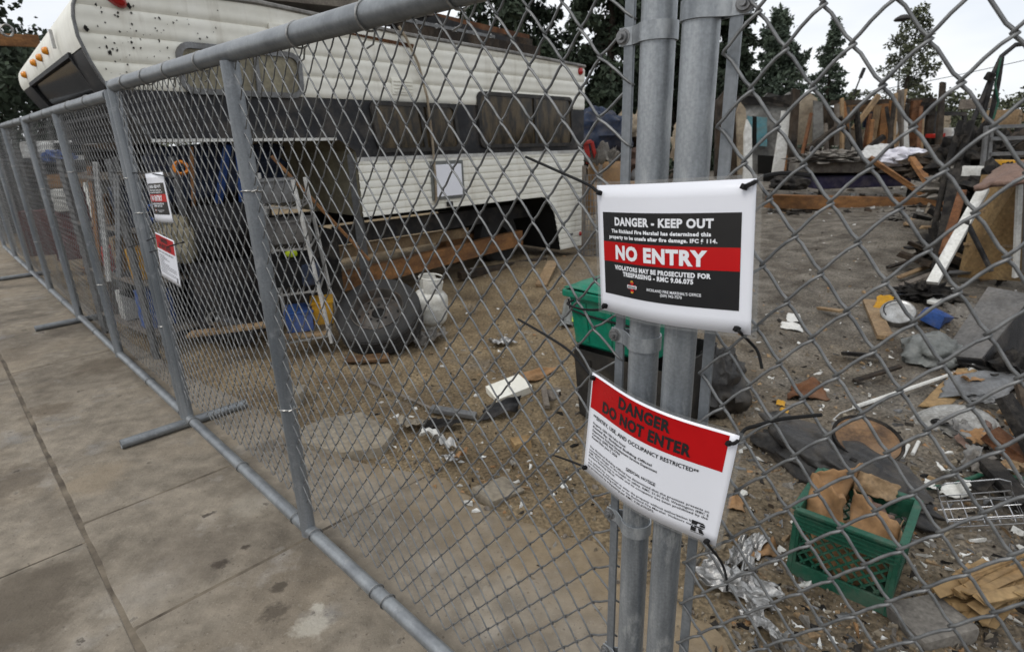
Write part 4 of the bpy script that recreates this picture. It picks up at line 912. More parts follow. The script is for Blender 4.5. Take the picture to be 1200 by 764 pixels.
# propane cylinder
pg = ground_at(503, 379); pm = TRS((pg.x, pg.y, gz(pg.x, pg.y) - .015), (R_(4), R_(5), .4))
pt = thing('propane_tank', 'white propane cylinder standing in the dirt behind the spare tyre', 'gas cylinder', tuple(pg))
b = MB(); b.lathe([(0, .03), (.08, .032), (.13, .05), (.152, .09), (.155, .14), (.1555, .20), (.157, .205), (.1555, .21), (.155, .26), (.148, .295), (.12, .325), (.07, .34), (0, .345)], 40, pm); b.build('cylinder', 'tank_white', pt, smooth=50)
b = MB(); b.lathe([(.105, 0), (.109, 0), (.112, .06), (.108, .06)], 32, pm, closed=True); b.build('foot_ring', 'tank_white', pt, smooth=50)
b = MB(); vs = []; fs = []; n = 30
for i in range(n + 1):
    a = R_(215 + 290 * i / n); hh = .13 - (.035 if 9 < i < 21 else 0)
    for r_, z in ((.098, .33), (.108, .33 + hh), (.104, .33 + hh + .004), (.093, .333)): vs.append(pm @ Vector((r_ * math.cos(a), r_ * math.sin(a), z)))
for i in range(n):
    for j in range(4): fs.append((i * 4 + j, i * 4 + (j + 1) % 4, i * 4 + 4 + (j + 1) % 4, i * 4 + 4 + j))
b.add(vs, fs + [(0, 1, 2, 3), tuple(n * 4 + q for q in range(4))]); 
for a0 in (215, 505): 
    pass
b.lathe([(.104, .455), (.112, .462), (.104, .470), (.098, .462)], 32, pm, closed=True); b.build('collar', 'tank_white', pt, smooth=50)
b = MB(); b.lathe([(.02, .34), (.02, .38), (.014, .385), (.014, .41), (.03, .412), (.03, .428), (0, .43)], 16, pm); b.tube([pm @ Vector((0, 0, .385)), pm @ Vector((.05, -.02, .385))], .014, 10); b.build('valve', 'rust', pt, smooth=40)
# storage totes
A_ = ground_at(677, 490); B1 = G(673, 404, .42); B2 = G(777, 433, .42); e1 = (B2 - B1); e1.z = 0; e1.normalize(); e2 = Vector((-e1.y, e1.x, 0))
if e2.y < 0: e2 = -e2
def tote(root, A, L1, L2, z0, z1, mk, flare=.03, ribs=True):
    def P(a, c, z):
        f = flare * (z - z0) / (z1 - z0); return Vector((A.x, A.y, 0)) + e1 * (a * (L1 + 2 * f) - f) + e2 * (c * (L2 + 2 * f) - f) + Vector((0, 0, z))
    b = MB(); q = [(0, 0), (1, 0), (1, 1), (0, 1)]
    n = 6
    def ringpts(z, inset): 
        pts = []
        for i in range(4):
            (a0, c0), (a1, c1) = q[i], q[(i + 1) % 4]
            for k in range(8): t_ = k / 8; t_ = min(.97, max(.03, t_)); pts.append((a0 + (a1 - a0) * t_, c0 + (c1 - c0) * t_))
        return [P(.5 + (x - .5) * (1 - inset / L1), .5 + (y - .5) * (1 - inset / L2), z) for x, y in pts]
    rings = [ringpts(z0 + .005, .02), ringpts(z0 + .02, 0), ringpts(z0 + (z1 - z0) * .5, 0), ringpts(z1, 0), ringpts(z1, .008), ringpts(z0 + .02, .012)]
    vs = [p for r in rings for p in r]; m = len(rings[0]); fs = [tuple(range(m))]
    for k in range(len(rings) - 1): fs += [(k * m + i, k * m + (i + 1) % m, (k + 1) * m + (i + 1) % m, (k + 1) * m + i) for i in range(m)]
    fs.append(tuple(range((len(rings) - 1) * m, len(rings) * m)))
    b.add(vs, fs); b.build('bin', mk, root, smooth=30)
    if ribs:
        for i in range(2):
            for k in range(3):
                b = MB(); t_ = .2 + .3 * k
                lo, hi = (P(t_, 0, z0 + .04), P(t_, 0, z1 - .05)) if i == 0 else (P(0, t_, z0 + .04), P(0, t_, z1 - .05))
                o_ = (-e2 if i == 0 else -e1) * .002; b.beam(lo + o_, hi + o_, .03 if i == 0 else .012, .012 if i == 0 else .03, up=e2); b.build('rib', mk, root)
    return P
bt = thing('storage_tote', 'black plastic storage tote under the green one behind the double posts', 'storage box', tuple(A_))
tote(bt, A_, .56, .52, -.02, .42, 'tote_black')
gt = thing('storage_tote', 'green plastic storage tote stacked on the black one', 'storage box', (A_.x, A_.y, .42))
Ag = Vector((B1.x, B1.y, 0)) + e1 * .0; P = tote(gt, Ag, .50, .36, .425, .74, 'tote_green')
b = MB()
q = [P(-.02, -.03, .735), P(1.02, -.03, .735), P(1.02, 1.03, .735), P(-.02, 1.03, .735)]
for i in range(4): b.beam(q[i], q[(i + 1) % 4], .03, .036, bev=.006)
b.build('rim', 'tote_green', gt)
b = MB(); q2 = [p + Vector((0, 0, .03)) for p in q]; cm = sum(q2, Vector()) / 4
b.grid(lambda u, v: (q2[0] * (1 - u) + q2[1] * u) * (1 - v) + (q2[3] * (1 - u) + q2[2] * u) * v + Vector((0, 0, .018 * (1 if .08 < u < .92 and .1 < v < .9 else 0) + .006 * nz(u * 4, v * 4))), 24, 20)
b.build('lid', 'tote_green', gt, smooth=40, solid=.006)
b = MB(); b.tube([P(.02, -.02, .70), P(.03, -.03, .64), P(.2, -.03, .625), P(.5, -.03, .62), P(.9, -.02, .615)], .006, 6); b.build('cord', 'black_plastic', gt)
crumple('rag', 'grey rag draped on the lid of the green tote', 'rag', 'grey_blue_cloth', P(.55, .65, .80), .30, .22, .05, (0, 0, .4), 3)
blob('refuse_bag', 'black refuse bag slumped at the right of the black tote', 'bag', 'bag_black', ground_at(832, 478), (.40, .36, .46), .3, .35, 2.4, 4)
# milk crate
A = ground_at(922, 668); B = G(1032, 716, A.z); c1 = (B - A); c1.z = 0; Lc = .33; c1.normalize(); c2 = Vector((-c1.y, c1.x, 0))
if c2.y < 0: c2 = -c2
A.z -= .01
cr = thing('milk_crate', 'green plastic milk crate of torn cardboard standing on the dirt at right', 'crate', tuple(A))
HC = .285
def CP(a, c_, z): return A + c1 * (a * Lc) + c2 * (c_ * Lc) + Vector((0, 0, z))
for side, (oa, ob_) in enumerate((((0, 0), (1, 0)), ((1, 0), (1, 1)), ((1, 1), (0, 1)), ((0, 1), (0, 0)))):
    p0, p1 = CP(*oa, 0), CP(*ob_, 0); dirx = (p1 - p0).normalized(); nn = Vector((dirx.y, -dirx.x, 0)); b = MB()
    S = lambda x, z, o_=0: p0 + dirx * (x * Lc) + Vector((0, 0, z)) + nn * o_
    b.beam(S(0.02, .03, -.006), S(.98, .03, -.006), .012, .06, bev=.002)
    b.beam(S(0.02, .245, -.006), S(.98, .245, -.006), .012, .075, bev=.002)
    for zz in (.215, .232, .249, .266): b.beam(S(.01, zz, .002), S(.99, zz, .002), .010, .005)
    for x in (.03, .97): b.beam(S(x, .0, -.006), S(x, HC, -.006), .028, .014, up=nn, bev=.002)
    for k in range(-4, 9):
        for sg in (1, -1):
            xa, za = (k * .12, .07) if sg > 0 else (k * .12, .21); dx = .14 / Lc * .95
            xb, zb_ = xa + dx, (.21 if sg > 0 else .07)
            # clip to the window between the corner posts
            t0_, t1_ = max(0, (.08 - xa) / dx), min(1, (.92 - xa) / dx)
            if t1_ - t0_ < .1: continue
            pa = S(xa + dx * t0_, za + (zb_ - za) * t0_, -.006 + sg * .001); pb = S(xa + dx * t1_, za + (zb_ - za) * t1_, -.006 + sg * .001)
            b.beam(pa, pb, .0065, .008, up=nn)
    b.beam(S(0, HC + .002, .001), S(1, HC + .002, .001), .026, .012, bev=.003)
    b.build('crate_side', 'crate_green', cr)
b = MB(); b.beam(CP(.5, .02, .012), CP(.5, .98, .012), .31, .012); b.build('crate_floor', 'crate_green', cr)
def flap(name, label, cat, mk, pts, thick=.004, bend=.02, seed=0, group=None):
    P4 = [Vector(p) for p in pts]; b = MB(); nn = (P4[1] - P4[0]).cross(P4[3] - P4[0]).normalized()
    def fn(u, v):
        rag = lambda a, b_: .5 + (a - .5) * (1 + .16 * nz(b_ * 5 + seed, a * 1.5, 7) + .08 * nz(b_ * 14, seed, 3)); uu, vv = rag(u, v), rag(v, u)
        p = (P4[0] * (1 - uu) + P4[1] * uu) * (1 - vv) + (P4[3] * (1 - uu) + P4[2] * uu) * vv
        edge = (4 * u * (1 - u)) * (4 * v * (1 - v))
        return p + nn * (bend * (nz(u * 2 + seed, v * 2, 3) * 1.5 + math.sin(math.pi * u) * .6)) + (P4[1] - P4[0]) * .05 * nz(v * 8 + seed, u, 1) * (1 if u in (0, 1) else .3) + (P4[3] - P4[0]) * .05 * nz(u * 8, seed, 2) * (1 if v in (0, 1) else .3)
    b.grid(fn, 14, 14); return tag(b.build(name, mk, smooth=35, solid=thick), label, cat, group)
flap('cardboard_scrap', 'brown cardboard flap rising from the left back of the milk crate', 'cardboard', 'cardboard', [CP(.06, .40, .20), CP(.34, .95, .2), CP(.42, .95, .38), CP(.02, .62, .34)], .004, .03, 1)
flap('cardboard_scrap', 'brown cardboard piece bent over the front left rim of the milk crate', 'cardboard', 'cardboard', [CP(.06, .08, .17), CP(.50, .18, .15), CP(.38, .34, .33), CP(.02, .46, .36)], .004, .035, 5)
flap('cardboard_scrap', 'brown cardboard piece in the middle of the milk crate', 'cardboard', 'cardboard', [CP(.48, .16, .16), CP(.96, .22, .19), CP(.92, .40, .285), CP(.44, .50, .35)], .004, .04, 8)
flap('cardboard_scrap', 'pale torn cardboard strip at the back rim of the milk crate', 'cardboard', 'wood_tan', [CP(.38, .82, .28), CP(.80, .90, .26), CP(.80, 1.02, .32), CP(.38, .98, .34)], .004, .015, 11)
flap('cardboard_scrap', 'tan paper piece against the right wall of the milk crate', 'cardboard', 'wood_tan', [CP(.95, .12, .08), CP(.95, .55, .1), CP(.93, .55, .28), CP(.94, .1, .26)], .004, .01, 13)
blob('crumpled_wrapper', 'red wrapper lying between the cardboard in the milk crate', 'litter', 'red_plastic', CP(.5, .55, .25), (.05, .04, .03), .4, .4, 3, 2, 16, 10)
crumple('plastic_film', 'pinkish plastic film between the cardboard in the milk crate', 'plastic film', 'pink_brown', CP(.62, .62, .24), .12, .1, .04, (.2, .1, .4), 3, 14)
blob('crumpled_paper', 'brown crumpled paper stuffed at the bottom of the milk crate', 'paper', 'cardboard', CP(.5, .5, .015), (.29, .28, .20), .4, .3, 3, 6)
# right foreground litter, each its own thing
P = ground_at(975, 552); d_ = ground_at(1062, 596) - ground_at(892, 508)
blob('refuse_bag', 'long black plastic bag crumpled on the dirt beyond the milk crate', 'bag', 'bag_black', P + Vector((0, 0, -.01)), (.98, .36, .21), math.atan2(d_.y, d_.x), .34, 1.5, 3, 80, 44)
P = ground_at(1010, 546) + Vector((0, 0, .13)); pm_ = ax_mat(P, (-.05, -.30, .95))
pn = thing('frying_pan', 'burnt round pan with a brown crusted inside lying on the black bag', 'pan', tuple(P))
b = MB(); b.lathe([(0, -.065), (.11, -.062), (.128, -.045), (.140, .022), (.150, .030), (.152, .026), (.148, .014), (.138, -.05), (.115, -.078), (0, -.08)], 44, pm_); b.build('dish', 'charred', pn, smooth=40)
b = MB(); b.lathe([(0, .010), (.09, .008), (.112, .010)], 40, pm_); b.build('crust', 'pan_brown', pn, smooth=40)
b = MB(); b.lathe([(.110, .0098), (.126, .014), (.137, .021)], 40, pm_); b.build('crust_rim', 'pan_brown', pn, smooth=40)
b = MB(); b.beam(pm_ @ Vector((-.135, 0, .02)), pm_ @ Vector((-.19, .01, .03)), .03, .018, bev=.004); b.build('lug', 'charred', pn)
# chrome wire rack
P = ground_at(1146, 612) + Vector((0, 0, .05)); wm = TRS(P, (R_(22), R_(-20), R_(-24)), .82)
b = MB(); W3 = lambda x, y, z: wm @ Vector((x, y, z))
def loop(w_, d_, z, r=.0028): 
    q = [(-w_, -d_), (w_, -d_), (w_, d_), (-w_, d_), (-w_, -d_)]; b.tube([W3(x, y, z) for x, y in q], r, 6)
loop(.15, .075, .0); loop(.15, .075, .05)
for k in range(5): x = -.12 + .06 * k; b.tube([W3(x, -.075, .05), W3(x, -.07, .0), W3(x, .07, 0), W3(x, .075, .05)], .002, 6)
for y in (-.03, .03): b.tube([W3(-.17, y, .0), W3(.17, y, 0)], .0025, 6)
for sg in (-1, 1): b.tube([W3(.15 * sg, -.075, 0), W3(.15 * sg, -.075, .05)], .0028, 6); b.tube([W3(.15 * sg, .075, 0), W3(.15 * sg, .075, .05), W3(.15 * sg, .085, .11), W3(.11 * sg, .09, .13)], .0028, 6)
b.tube([W3(-.11, .09, .13), W3(.11, .09, .13)], .0028, 6)
tag(b.build('wire_rack', 'chrome', smooth=60), 'chrome wire shower rack lying upturned on the dirt right of the crate', 'wire rack')
# crumpled foil, splintered timber, flat stone
for i, (u, v, w_, d_, rz, lb) in enumerate(((872, 655, .24, .09, .9, 'upper strip of crumpled silver foil beside the do not enter notice'), (862, 690, .26, .13, -.5, 'middle tangle of crumpled silver foil left of the milk crate'), (893, 738, .16, .06, -1.1, 'lower end of crumpled silver foil near the bottom edge'))):
    crumple('crumpled_foil', lb, 'foil', 'foil', ground_at(u, v) + Vector((0, 0, .005)), w_, d_, .055, (.1, .1, rz), 3 + 5 * i, 26, .001, 4, .5)
P = ground_at(1152, 703); b = MB(); random.seed(3)
for k in range(60):
    b.M = TRS(P + Vector((random.uniform(-.07, .09), random.uniform(-.07, .07), .006 + .0016 * k)), (random.uniform(-.25, .25), random.uniform(-.14, .14), R_(24) + random.gauss(0, .16))); b.box((0, 0, 0), (random.uniform(.10, .36), random.uniform(.008, .045), random.uniform(.003, .012)), None, 0, .006)
tag(b.build('splintered_wood', 'plywood'), 'splintered tan chunk of layered wood at the lower right corner', 'wood chunk')
P = ground_at(1086, 733); b = MB(); b.M = TRS(P + Vector((0, 0, .02)), (.06, -.04, .2)); b.box((0, 0, 0), (.21, .17, .06), None, .022, .014)
tag(b.build('paving_stone', 'ash_cloth', smooth=40), 'flat grey block lying on the dirt below the milk crate, right', 'stone')
# round metal basin, sheets and cans
P = ground_at(1117, 503); bm_ = ax_mat(P + Vector((0, 0, .035)), (-.1, -.22, .96), (1, .2, 0)) @ Matrix.Diagonal((1.15, .8, 1, 1))
bs = thing('metal_basin', 'pale upturned metal basin with a dark drain hole on the dirt', 'basin', tuple(P))
b = MB(); b.lathe([(0, .035), (.06, .034), (.14, .026), (.175, .01), (.19, -.02), (.205, -.022), (.205, -.026), (.185, -.026), (.17, .0), (0, .02)], 40, bm_); b.build('bowl', 'basin', bs, smooth=40)
b = MB(); b.lathe([(0, .0405), (.017, .0405), (.018, .035), (.026, .036), (.028, .033)], 20, bm_ @ Matrix.Translation((-.09, .02, 0))); b.build('drain_hole', 'void_shade', bs)  # near-black disc paints the shade inside the drain
flap('metal_sheet', 'dark bent metal sheet on the dirt above the pale basin', 'sheet', 'grey_metal', [ground_at(1098, 470) + Vector((0, 0, .02)), ground_at(1178, 474) + Vector((0, 0, .03)), ground_at(1192, 448) + Vector((0, 0, .08)), ground_at(1108, 452) + Vector((0, 0, .07))], .004, .02, 3)
flap('wood_scrap', 'tan plywood scrap under the edge of the dark metal sheet', 'wood scrap', 'plywood', [ground_at(1075, 478) + Vector((0, 0, .01)), ground_at(1110, 480) + Vector((0, 0, .01)), ground_at(1150, 446) + Vector((0, 0, .05)), ground_at(1120, 440) + Vector((0, 0, .05))], .01, .01, 4)
board('trim_strip', 'long white trim strip lying on the ash, pointing to the grey tipped cabinet', ground_at(1000, 481) + Vector((0, 0, .02)), ground_at(1132, 440) + Vector((0, 0, .05)), .018, .012, 'white_paint', 'strip')
b = MB(); b.tube([ground_at(1026, 509) + Vector((0, 0, .01)), ground_at(998, 503) + Vector((0, 0, .012)), ground_at(976, 495) + Vector((0, 0, .02)), ground_at(984, 488) + Vector((0, 0, .02)), ground_at(1002, 481) + Vector((0, 0, .02))], .004, 6)
tag(b.build('bent_wire', 'white_metal', smooth=60), 'bent white wire hook on the dirt above the burnt pan', 'wire')
for u, v, lb in ((1060, 532, 'left of two short white pegs on the dirt beside the burnt pan'), (1072, 528, 'right of two short white pegs on the dirt beside the burnt pan')):
    b = MB(); b.tube([ground_at(u - 3, v + 6) + Vector((0, 0, .01)), ground_at(u + 4, v - 8) + Vector((0, 0, .012))], .009, 8); tag(b.build('plastic_peg', 'white_paint'), lb, 'peg')
blob('plastic_sheet_bundle', 'crumpled clear grey plastic bundle in front of the grey tipped cabinet', 'plastic bundle', 'yard_plastic', ground_at(1092, 425), (.46, .36, .26), .4, .32, 1.9, 8)
P = ground_at(1050, 378); b = MB(); cm_ = ax_mat(P + Vector((0, 0, .06)), (-.35, -.45, .82))
ct = thing('metal_tin', 'round silver tin lying tilted on the ash before the grey tipped cabinet', 'tin', tuple(P))
b.lathe([(0, -.05), (.115, -.05), (.122, -.044), (.122, .05), (.126, .054), (.122, .058), (.112, .05), (.10, .048), (0, .046)], 32, cm_); b.build('can', 'steel', ct, smooth=40)
b = MB(); b.tube([cm_ @ Vector((.10 * math.cos(a), .10 * math.sin(a) , .06 + .02 * math.sin(a))) for a in [i * .35 for i in range(8)]], .005, 6); b.build('bail_handle', 'dark_metal', ct)
flap('yellow_container', 'yellow plastic scrap standing behind the silver tin', 'plastic scrap', 'yellow', [ground_at(1022, 366), ground_at(1040, 372), ground_at(1046, 360) + Vector((0, 0, .10)), ground_at(1026, 362) + Vector((0, 0, .12))], .006, .02, 2)
P = ground_at(1096, 378); b = MB(); b.M = TRS(P + Vector((0, 0, .06)), (.35, .2, .7)); b.box((0, 0, -.02), (.22, .17, .085), None, .02, .022); b.box((.03, 0, .03), (.07, .05, .02), None, .006)
tag(b.build('blue_canister', 'blue_plastic', smooth=30), 'blue plastic container lying right of the silver tin', 'container')
board('wood_plank', 'tan plank lying on the dirt left of the silver tin', ground_at(1037, 399) + Vector((0, 0, .02)), ground_at(1018, 358) + Vector((0, 0, .04)), .11, .035, 'wood_tan')
# big grey tipped cabinet and the leaning cabinet at right
P = ground_at(1150, 412); dr = thing('tipped_cabinet', 'large grey metal cabinet tipped on its back in the rubble at right', 'cabinet', tuple(P))
d0 = [at(1104, 416, 3.65), at(1150, 420, 3.45), at(1210, 345, 3.85), at(1158, 336, 4.1)]
b = MB(); nrm = (d0[1] - d0[0]).cross(d0[3] - d0[0]).normalized(); nrm = nrm if nrm.z > 0 else -nrm
def slabq(b, q, th, nn): 
    vs = [p for p in q] + [p - nn * th for p in q]; b.add(vs, [(0, 1, 2, 3), (7, 6, 5, 4)] + [(i, (i + 1) % 4, 4 + (i + 1) % 4, 4 + i) for i in range(4)])
slabq(b, d0, .012, nrm); b.build('cabinet_door', 'grey_cabinet', dr)
for i in range(4):
    b = MB(); p, q = d0[i], d0[(i + 1) % 4]; cxm = sum(d0, Vector()) / 4; inn = ((cxm - (p + q) / 2)).normalized() * .006
    slabq(b, [p + inn * 0 - nrm * .014, q - nrm * .014, q - nrm * .30, p - nrm * .30], .008, inn.normalized()); b.build('cabinet_shaded_side', 'dark_metal', dr)  # near-black sides paint the shade next to the lit grey door
cb = thing('wooden_cabinet', 'plywood cabinet side standing in the rubble at the right edge', 'cabinet', tuple(at(1160, 320, 5.3)))
q = [at(1122, 325, 5.5), at(1200, 330, 5.0), at(1200, 205, 5.0), at(1150, 205, 5.5)]
nn = (q[1] - q[0]).cross(q[3] - q[0]).normalized(); nn = nn if nn.y < 0 else -nn
b = MB(); slabq(b, q, .02, nn); b.build('side', 'plywood', cb)
for k in range(2):
    b = MB(); a0, a1 = q[0] * (.66 - .33 * k) + q[3] * (.34 + .33 * k), q[1] * (.66 - .33 * k) + q[2] * (.34 + .33 * k); b.beam(a0 + nn * .015, a1 + nn * .015, .025, .025); b.build('shelf_batten', 'wood_tan', cb)
b = MB(); b.beam(at(1190, 325, 4.9), at(1196, 195, 4.9), .04, .03); b.build('white_stile', 'white_paint', cb)
gp = [at(1197, 320, 4.85), at(1260, 330, 4.5), at(1262, 180, 4.5), at(1200, 188, 4.85)]; nn2 = (gp[1] - gp[0]).cross(gp[3] - gp[0]).normalized(); nn2 = nn2 if nn2.y < 0 else -nn2
b = MB(); slabq(b, gp, .03, nn2); tag(b.build('grey_board', 'grey_cabinet'), 'grey board panel standing at the right edge beside the plywood cabinet', 'panel')
board('white_post', 'white painted board leaning on the plywood cabinet', at(1092, 332, 4.7), at(1152, 222, 5.2), .085, .04, 'white_paint')
flap('cushion_board', 'pinkish brown board slanting across the top of the plywood cabinet', 'board', 'pink_brown', [at(1142, 222, 4.9), at(1206, 214, 4.6), at(1210, 188, 4.9), at(1165, 202, 5.2)], .04, .02, 6)
board('steel_bar', 'dark steel bar leaning among the rubble below the plywood cabinet', at(1132, 258, 5.0), at(1162, 318, 4.7), .03, .03, 'dark_metal')
board('scorched_post', 'scorched brown post leaning left of the white board', at(1105, 300, 5.4), at(1128, 225, 5.9), .07, .06, 'rust')
board('scorched_post', 'black charred post standing behind the white board', at(1098, 318, 5.6), at(1120, 200, 6.2), .10, .09, 'charred')
b = MB(); b.tube([ground_at(1060, 575) + Vector((0, 0, .015)), ground_at(1110, 575) + Vector((0, 0, .02)), ground_at(1160, 556) + Vector((0, 0, .02)), ground_at(1200, 566) + Vector((0, 0, .02)), ground_at(1240, 590) + Vector((0, 0, .02))], .011, 8)
tag(b.build('garden_hose', 'crate_green', smooth=60), 'dark green garden hose lying on the dirt at the right edge', 'hose')
flap('wood_scrap', 'rust brown curled sheet on the ash right of the keep out notice', 'wood scrap', 'rust', [ground_at(922, 470) + Vector((0, 0, .01)), ground_at(972, 470) + Vector((0, 0, .01)), ground_at(960, 455) + Vector((0, 0, .05)), ground_at(928, 455) + Vector((0, 0, .03))], .006, .03, 12)
flap('paper_scrap', 'white paper scrap on the dirt right of the keep out notice, upper one', 'paper', 'white_paint', [ground_at(921, 378) + Vector((0, 0, .01)), ground_at(940, 380) + Vector((0, 0, .01)), ground_at(936, 371) + Vector((0, 0, .02)), ground_at(922, 370) + Vector((0, 0, .02))], .002, .01, 15)
flap('paper_scrap', 'white paper scrap on the dirt right of the keep out notice, lower one', 'paper', 'white_paint', [ground_at(914, 385) + Vector((0, 0, .01)), ground_at(942, 391) + Vector((0, 0, .01)), ground_at(936, 383) + Vector((0, 0, .02)), ground_at(916, 379) + Vector((0, 0, .02))], .002, .01, 17)
for u, v, lb in ((914, 476, 'upper of two small yellow scraps beside the rust brown sheet'), (918, 485, 'lower of two small yellow scraps beside the rust brown sheet'), (950, 534, 'small yellow scrap on the black bag by the burnt pan')):
    flap('yellow_scrap', lb, 'plastic scrap', 'yellow', [ground_at(u - 5, v) + Vector((0, 0, .012)), ground_at(u + 5, v + 3) + Vector((0, 0, .012)), ground_at(u + 6, v - 2) + Vector((0, 0, .02)), ground_at(u - 4, v - 4) + Vector((0, 0, .02))], .003, .005, u)
# brown cardboard beside the foil
flap('cardboard_scrap', 'torn brown cardboard on the dirt left of the milk crate', 'cardboard', 'cardboard', [ground_at(880, 655) + Vector((0, 0, .01)), ground_at(912, 655) + Vector((0, 0, .01)), ground_at(905, 636) + Vector((0, 0, .03)), ground_at(884, 640) + Vector((0, 0, .02))], .004, .02, 21)
flap('cardboard_scrap', 'small brown cardboard piece just right of the do not enter notice', 'cardboard', 'cardboard', [ground_at(852, 598) + Vector((0, 0, .01)), ground_at(872, 602) + Vector((0, 0, .01)), ground_at(870, 586) + Vector((0, 0, .02)), ground_at(855, 584) + Vector((0, 0, .02))], .004, .012, 23)
# middle of the yard
def chunk(u, v, size, label, rot=0, mk='concrete_chunk', name='concrete_chunk', cat='concrete', jit=.02, tilt=(.0, .0), dz=.0):
    P = ground_at(u, v); b = MB(); b.M = TRS((P.x, P.y, P.z + size[2] / 2 - .02 + dz), (tilt[0], tilt[1], rot)); b.box((0, 0, 0), size, None, min(size) * .18, jit); return tag(b.build(name, mk, smooth=25), label, cat)
b = MB(); pts = [(337, 524), (352, 512), (380, 500), (425, 492), (462, 516), (448, 534), (402, 541)]
pp = [ground_at(u, v) for u, v in pts]; cz = sum(pp, Vector()) / 7; n = 7; tp = [p + Vector((0, 0, .055 + .01 * nz(p.x * 9, p.y * 9))) for p in pp]
tin = [cz + (p - cz) * .93 + Vector((0, 0, .062)) for p in pp]; lowp = [cz + (p - cz) * 1.04 + Vector((0, 0, -.04)) for p in pp]
b.add(tin + tp + lowp, [tuple(range(n))] + [(k * n + i, k * n + (i + 1) % n, (k + 1) * n + (i + 1) % n, (k + 1) * n + i) for k in range(2) for i in range(n)])
tag(b.build('concrete_slab', 'concrete_chunk'), 'broken flat concrete slab lying inside the fence near the thick post', 'concrete slab')
chunk(582, 578, (.22, .15, .05), 'small pale concrete piece at the edge of the broken pavement', .7)
chunk(345, 470, (.16, .12, .10), 'rough concrete lump behind the broken flat slab', .3, jit=.03)
chunk(612, 521, (.10, .075, .06), 'yellowish stone on the dirt below the paper box', .4, 'plywood', 'stone', 'stone', .015)
P = ground_at(596, 462); b = MB(); b.M = TRS((P.x, P.y, P.z + .035), (.22, -.12, .5)); b.box((0, 0, 0), (.25, .17, .06), None, .004, .012)
tag(b.build('carton', 'siding'), 'flattened pale carton lying in the middle of the dirt', 'carton')
flap('cardboard_scrap', 'orange brown cardboard tongue sticking out right of the pale carton', 'cardboard', 'cardboard', [ground_at(606, 455) + Vector((0, 0, .02)), ground_at(632, 448) + Vector((0, 0, .02)), ground_at(660, 432) + Vector((0, 0, .03)), ground_at(612, 445) + Vector((0, 0, .05))], .004, .02, 31)
flap('roof_felt_scrap', 'dark curled roofing scrap on the dirt below the pale carton', 'roofing scrap', 'dark_metal', [ground_at(560, 497) + Vector((0, 0, .01)), ground_at(605, 487) + Vector((0, 0, .02)), ground_at(610, 476) + Vector((0, 0, .07)), ground_at(570, 486) + Vector((0, 0, .05))], .006, .03, 33)
for k, (u, v, sx, sy, mk, lb) in enumerate(((482, 503, .16, .11, 'concrete_chunk', 'pale bent card at the left of the litter heap inside the fence'), (505, 517, .12, .07, 'white_paint', 'white crumpled paper in the litter heap inside the fence'), (520, 527, .18, .06, 'white_metal', 'pale metal strip at the front of the litter heap'), (528, 545, .07, .08, 'foil', 'silver foil ball below the litter heap'), (541, 540, .05, .09, 'cardboard', 'small orange brown card at the right of the litter heap'), (520, 505, .22, .09, 'charred', 'charred board scrap in the middle of the litter heap'))):
    P = ground_at(u, v); crumple('litter_scrap', lb, 'litter', mk, P + Vector((0, 0, .02)), sx, sy, .05, (random.uniform(-.3, .3), random.uniform(-.3, .3), random.uniform(-1, 1)), 41 + k * 3, 14, .003, 3, .3)
board('lath', 'long grey lath lying diagonally on the dirt before the spare tyre', ground_at(430, 448) + Vector((0, 0, .02)), ground_at(512, 486) + Vector((0, 0, .03)), .02, .012, 'wood_grey')
board('metal_bar', 'dark slotted metal bar at the end of the grey lath', ground_at(505, 484) + Vector((0, 0, .03)), ground_at(558, 492) + Vector((0, 0, .03)), .05, .03, 'grey_metal')
board('wood_plank', 'short tan plank lying on the dirt below the camper wheel arch', ground_at(634, 338) + Vector((0, 0, .03)), ground_at(648, 312) + Vector((0, 0, .05)), .12, .03, 'wood_tan')
board('wood_stick', 'small grey stick on the dirt beside the black tote', ground_at(637, 458) + Vector((0, 0, .03)), ground_at(641, 482) + Vector((0, 0, .03)), .035, .03, 'wood_grey')
crumple('crumpled_foil', 'small silver foil scraps on the dirt right of the spare tyre', 'foil', 'foil', ground_at(588, 404) + Vector((0, 0, .01)), .20, .12, .05, (0, 0, .3), 71, 20, .001, 4, .5)
flap('plastic_scrap', 'clear plastic tray lying beside the green tote', 'plastic scrap', 'yard_plastic', [ground_at(655, 385) + Vector((0, 0, .02)), ground_at(672, 385) + Vector((0, 0, .02)), ground_at(672, 360) + Vector((0, 0, .12)), ground_at(662, 362) + Vector((0, 0, .10))], .004, .03, 73)
flap('yellow_scrap', 'pale yellow paper beside the green tote', 'paper', 'lime', [ground_at(663, 380) + Vector((0, 0, .03)), ground_at(678, 382) + Vector((0, 0, .03)), ground_at(676, 373) + Vector((0, 0, .05)), ground_at(664, 372) + Vector((0, 0, .04))], .003, .01, 75)
chunk(650, 462, (.16, .09, .04), 'grey cardboard tile leaning at the foot of the black tote', .8, 'wood_grey', 'tile_scrap', 'tile', .01, (.3, .1))
b = MB(); b.M = TRS(ground_at(430, 424) + Vector((0, 0, .01)), (0, 0, .2)); b.box((0, 0, .015), (.34, .10, .03), None, .004, .012); tag(b.build('brick_scrap', 'pan_brown'), 'flat reddish brick scrap just below the spare tyre', 'brick')
crumple('paper_bag', 'pale crumpled paper bag at the lower right of the spare tyre', 'paper bag', 'ash_cloth', ground_at(500, 402) + Vector((0, 0, .02)), .30, .22, .09, (0, 0, .7), 77, 22, .002, 3, .3)

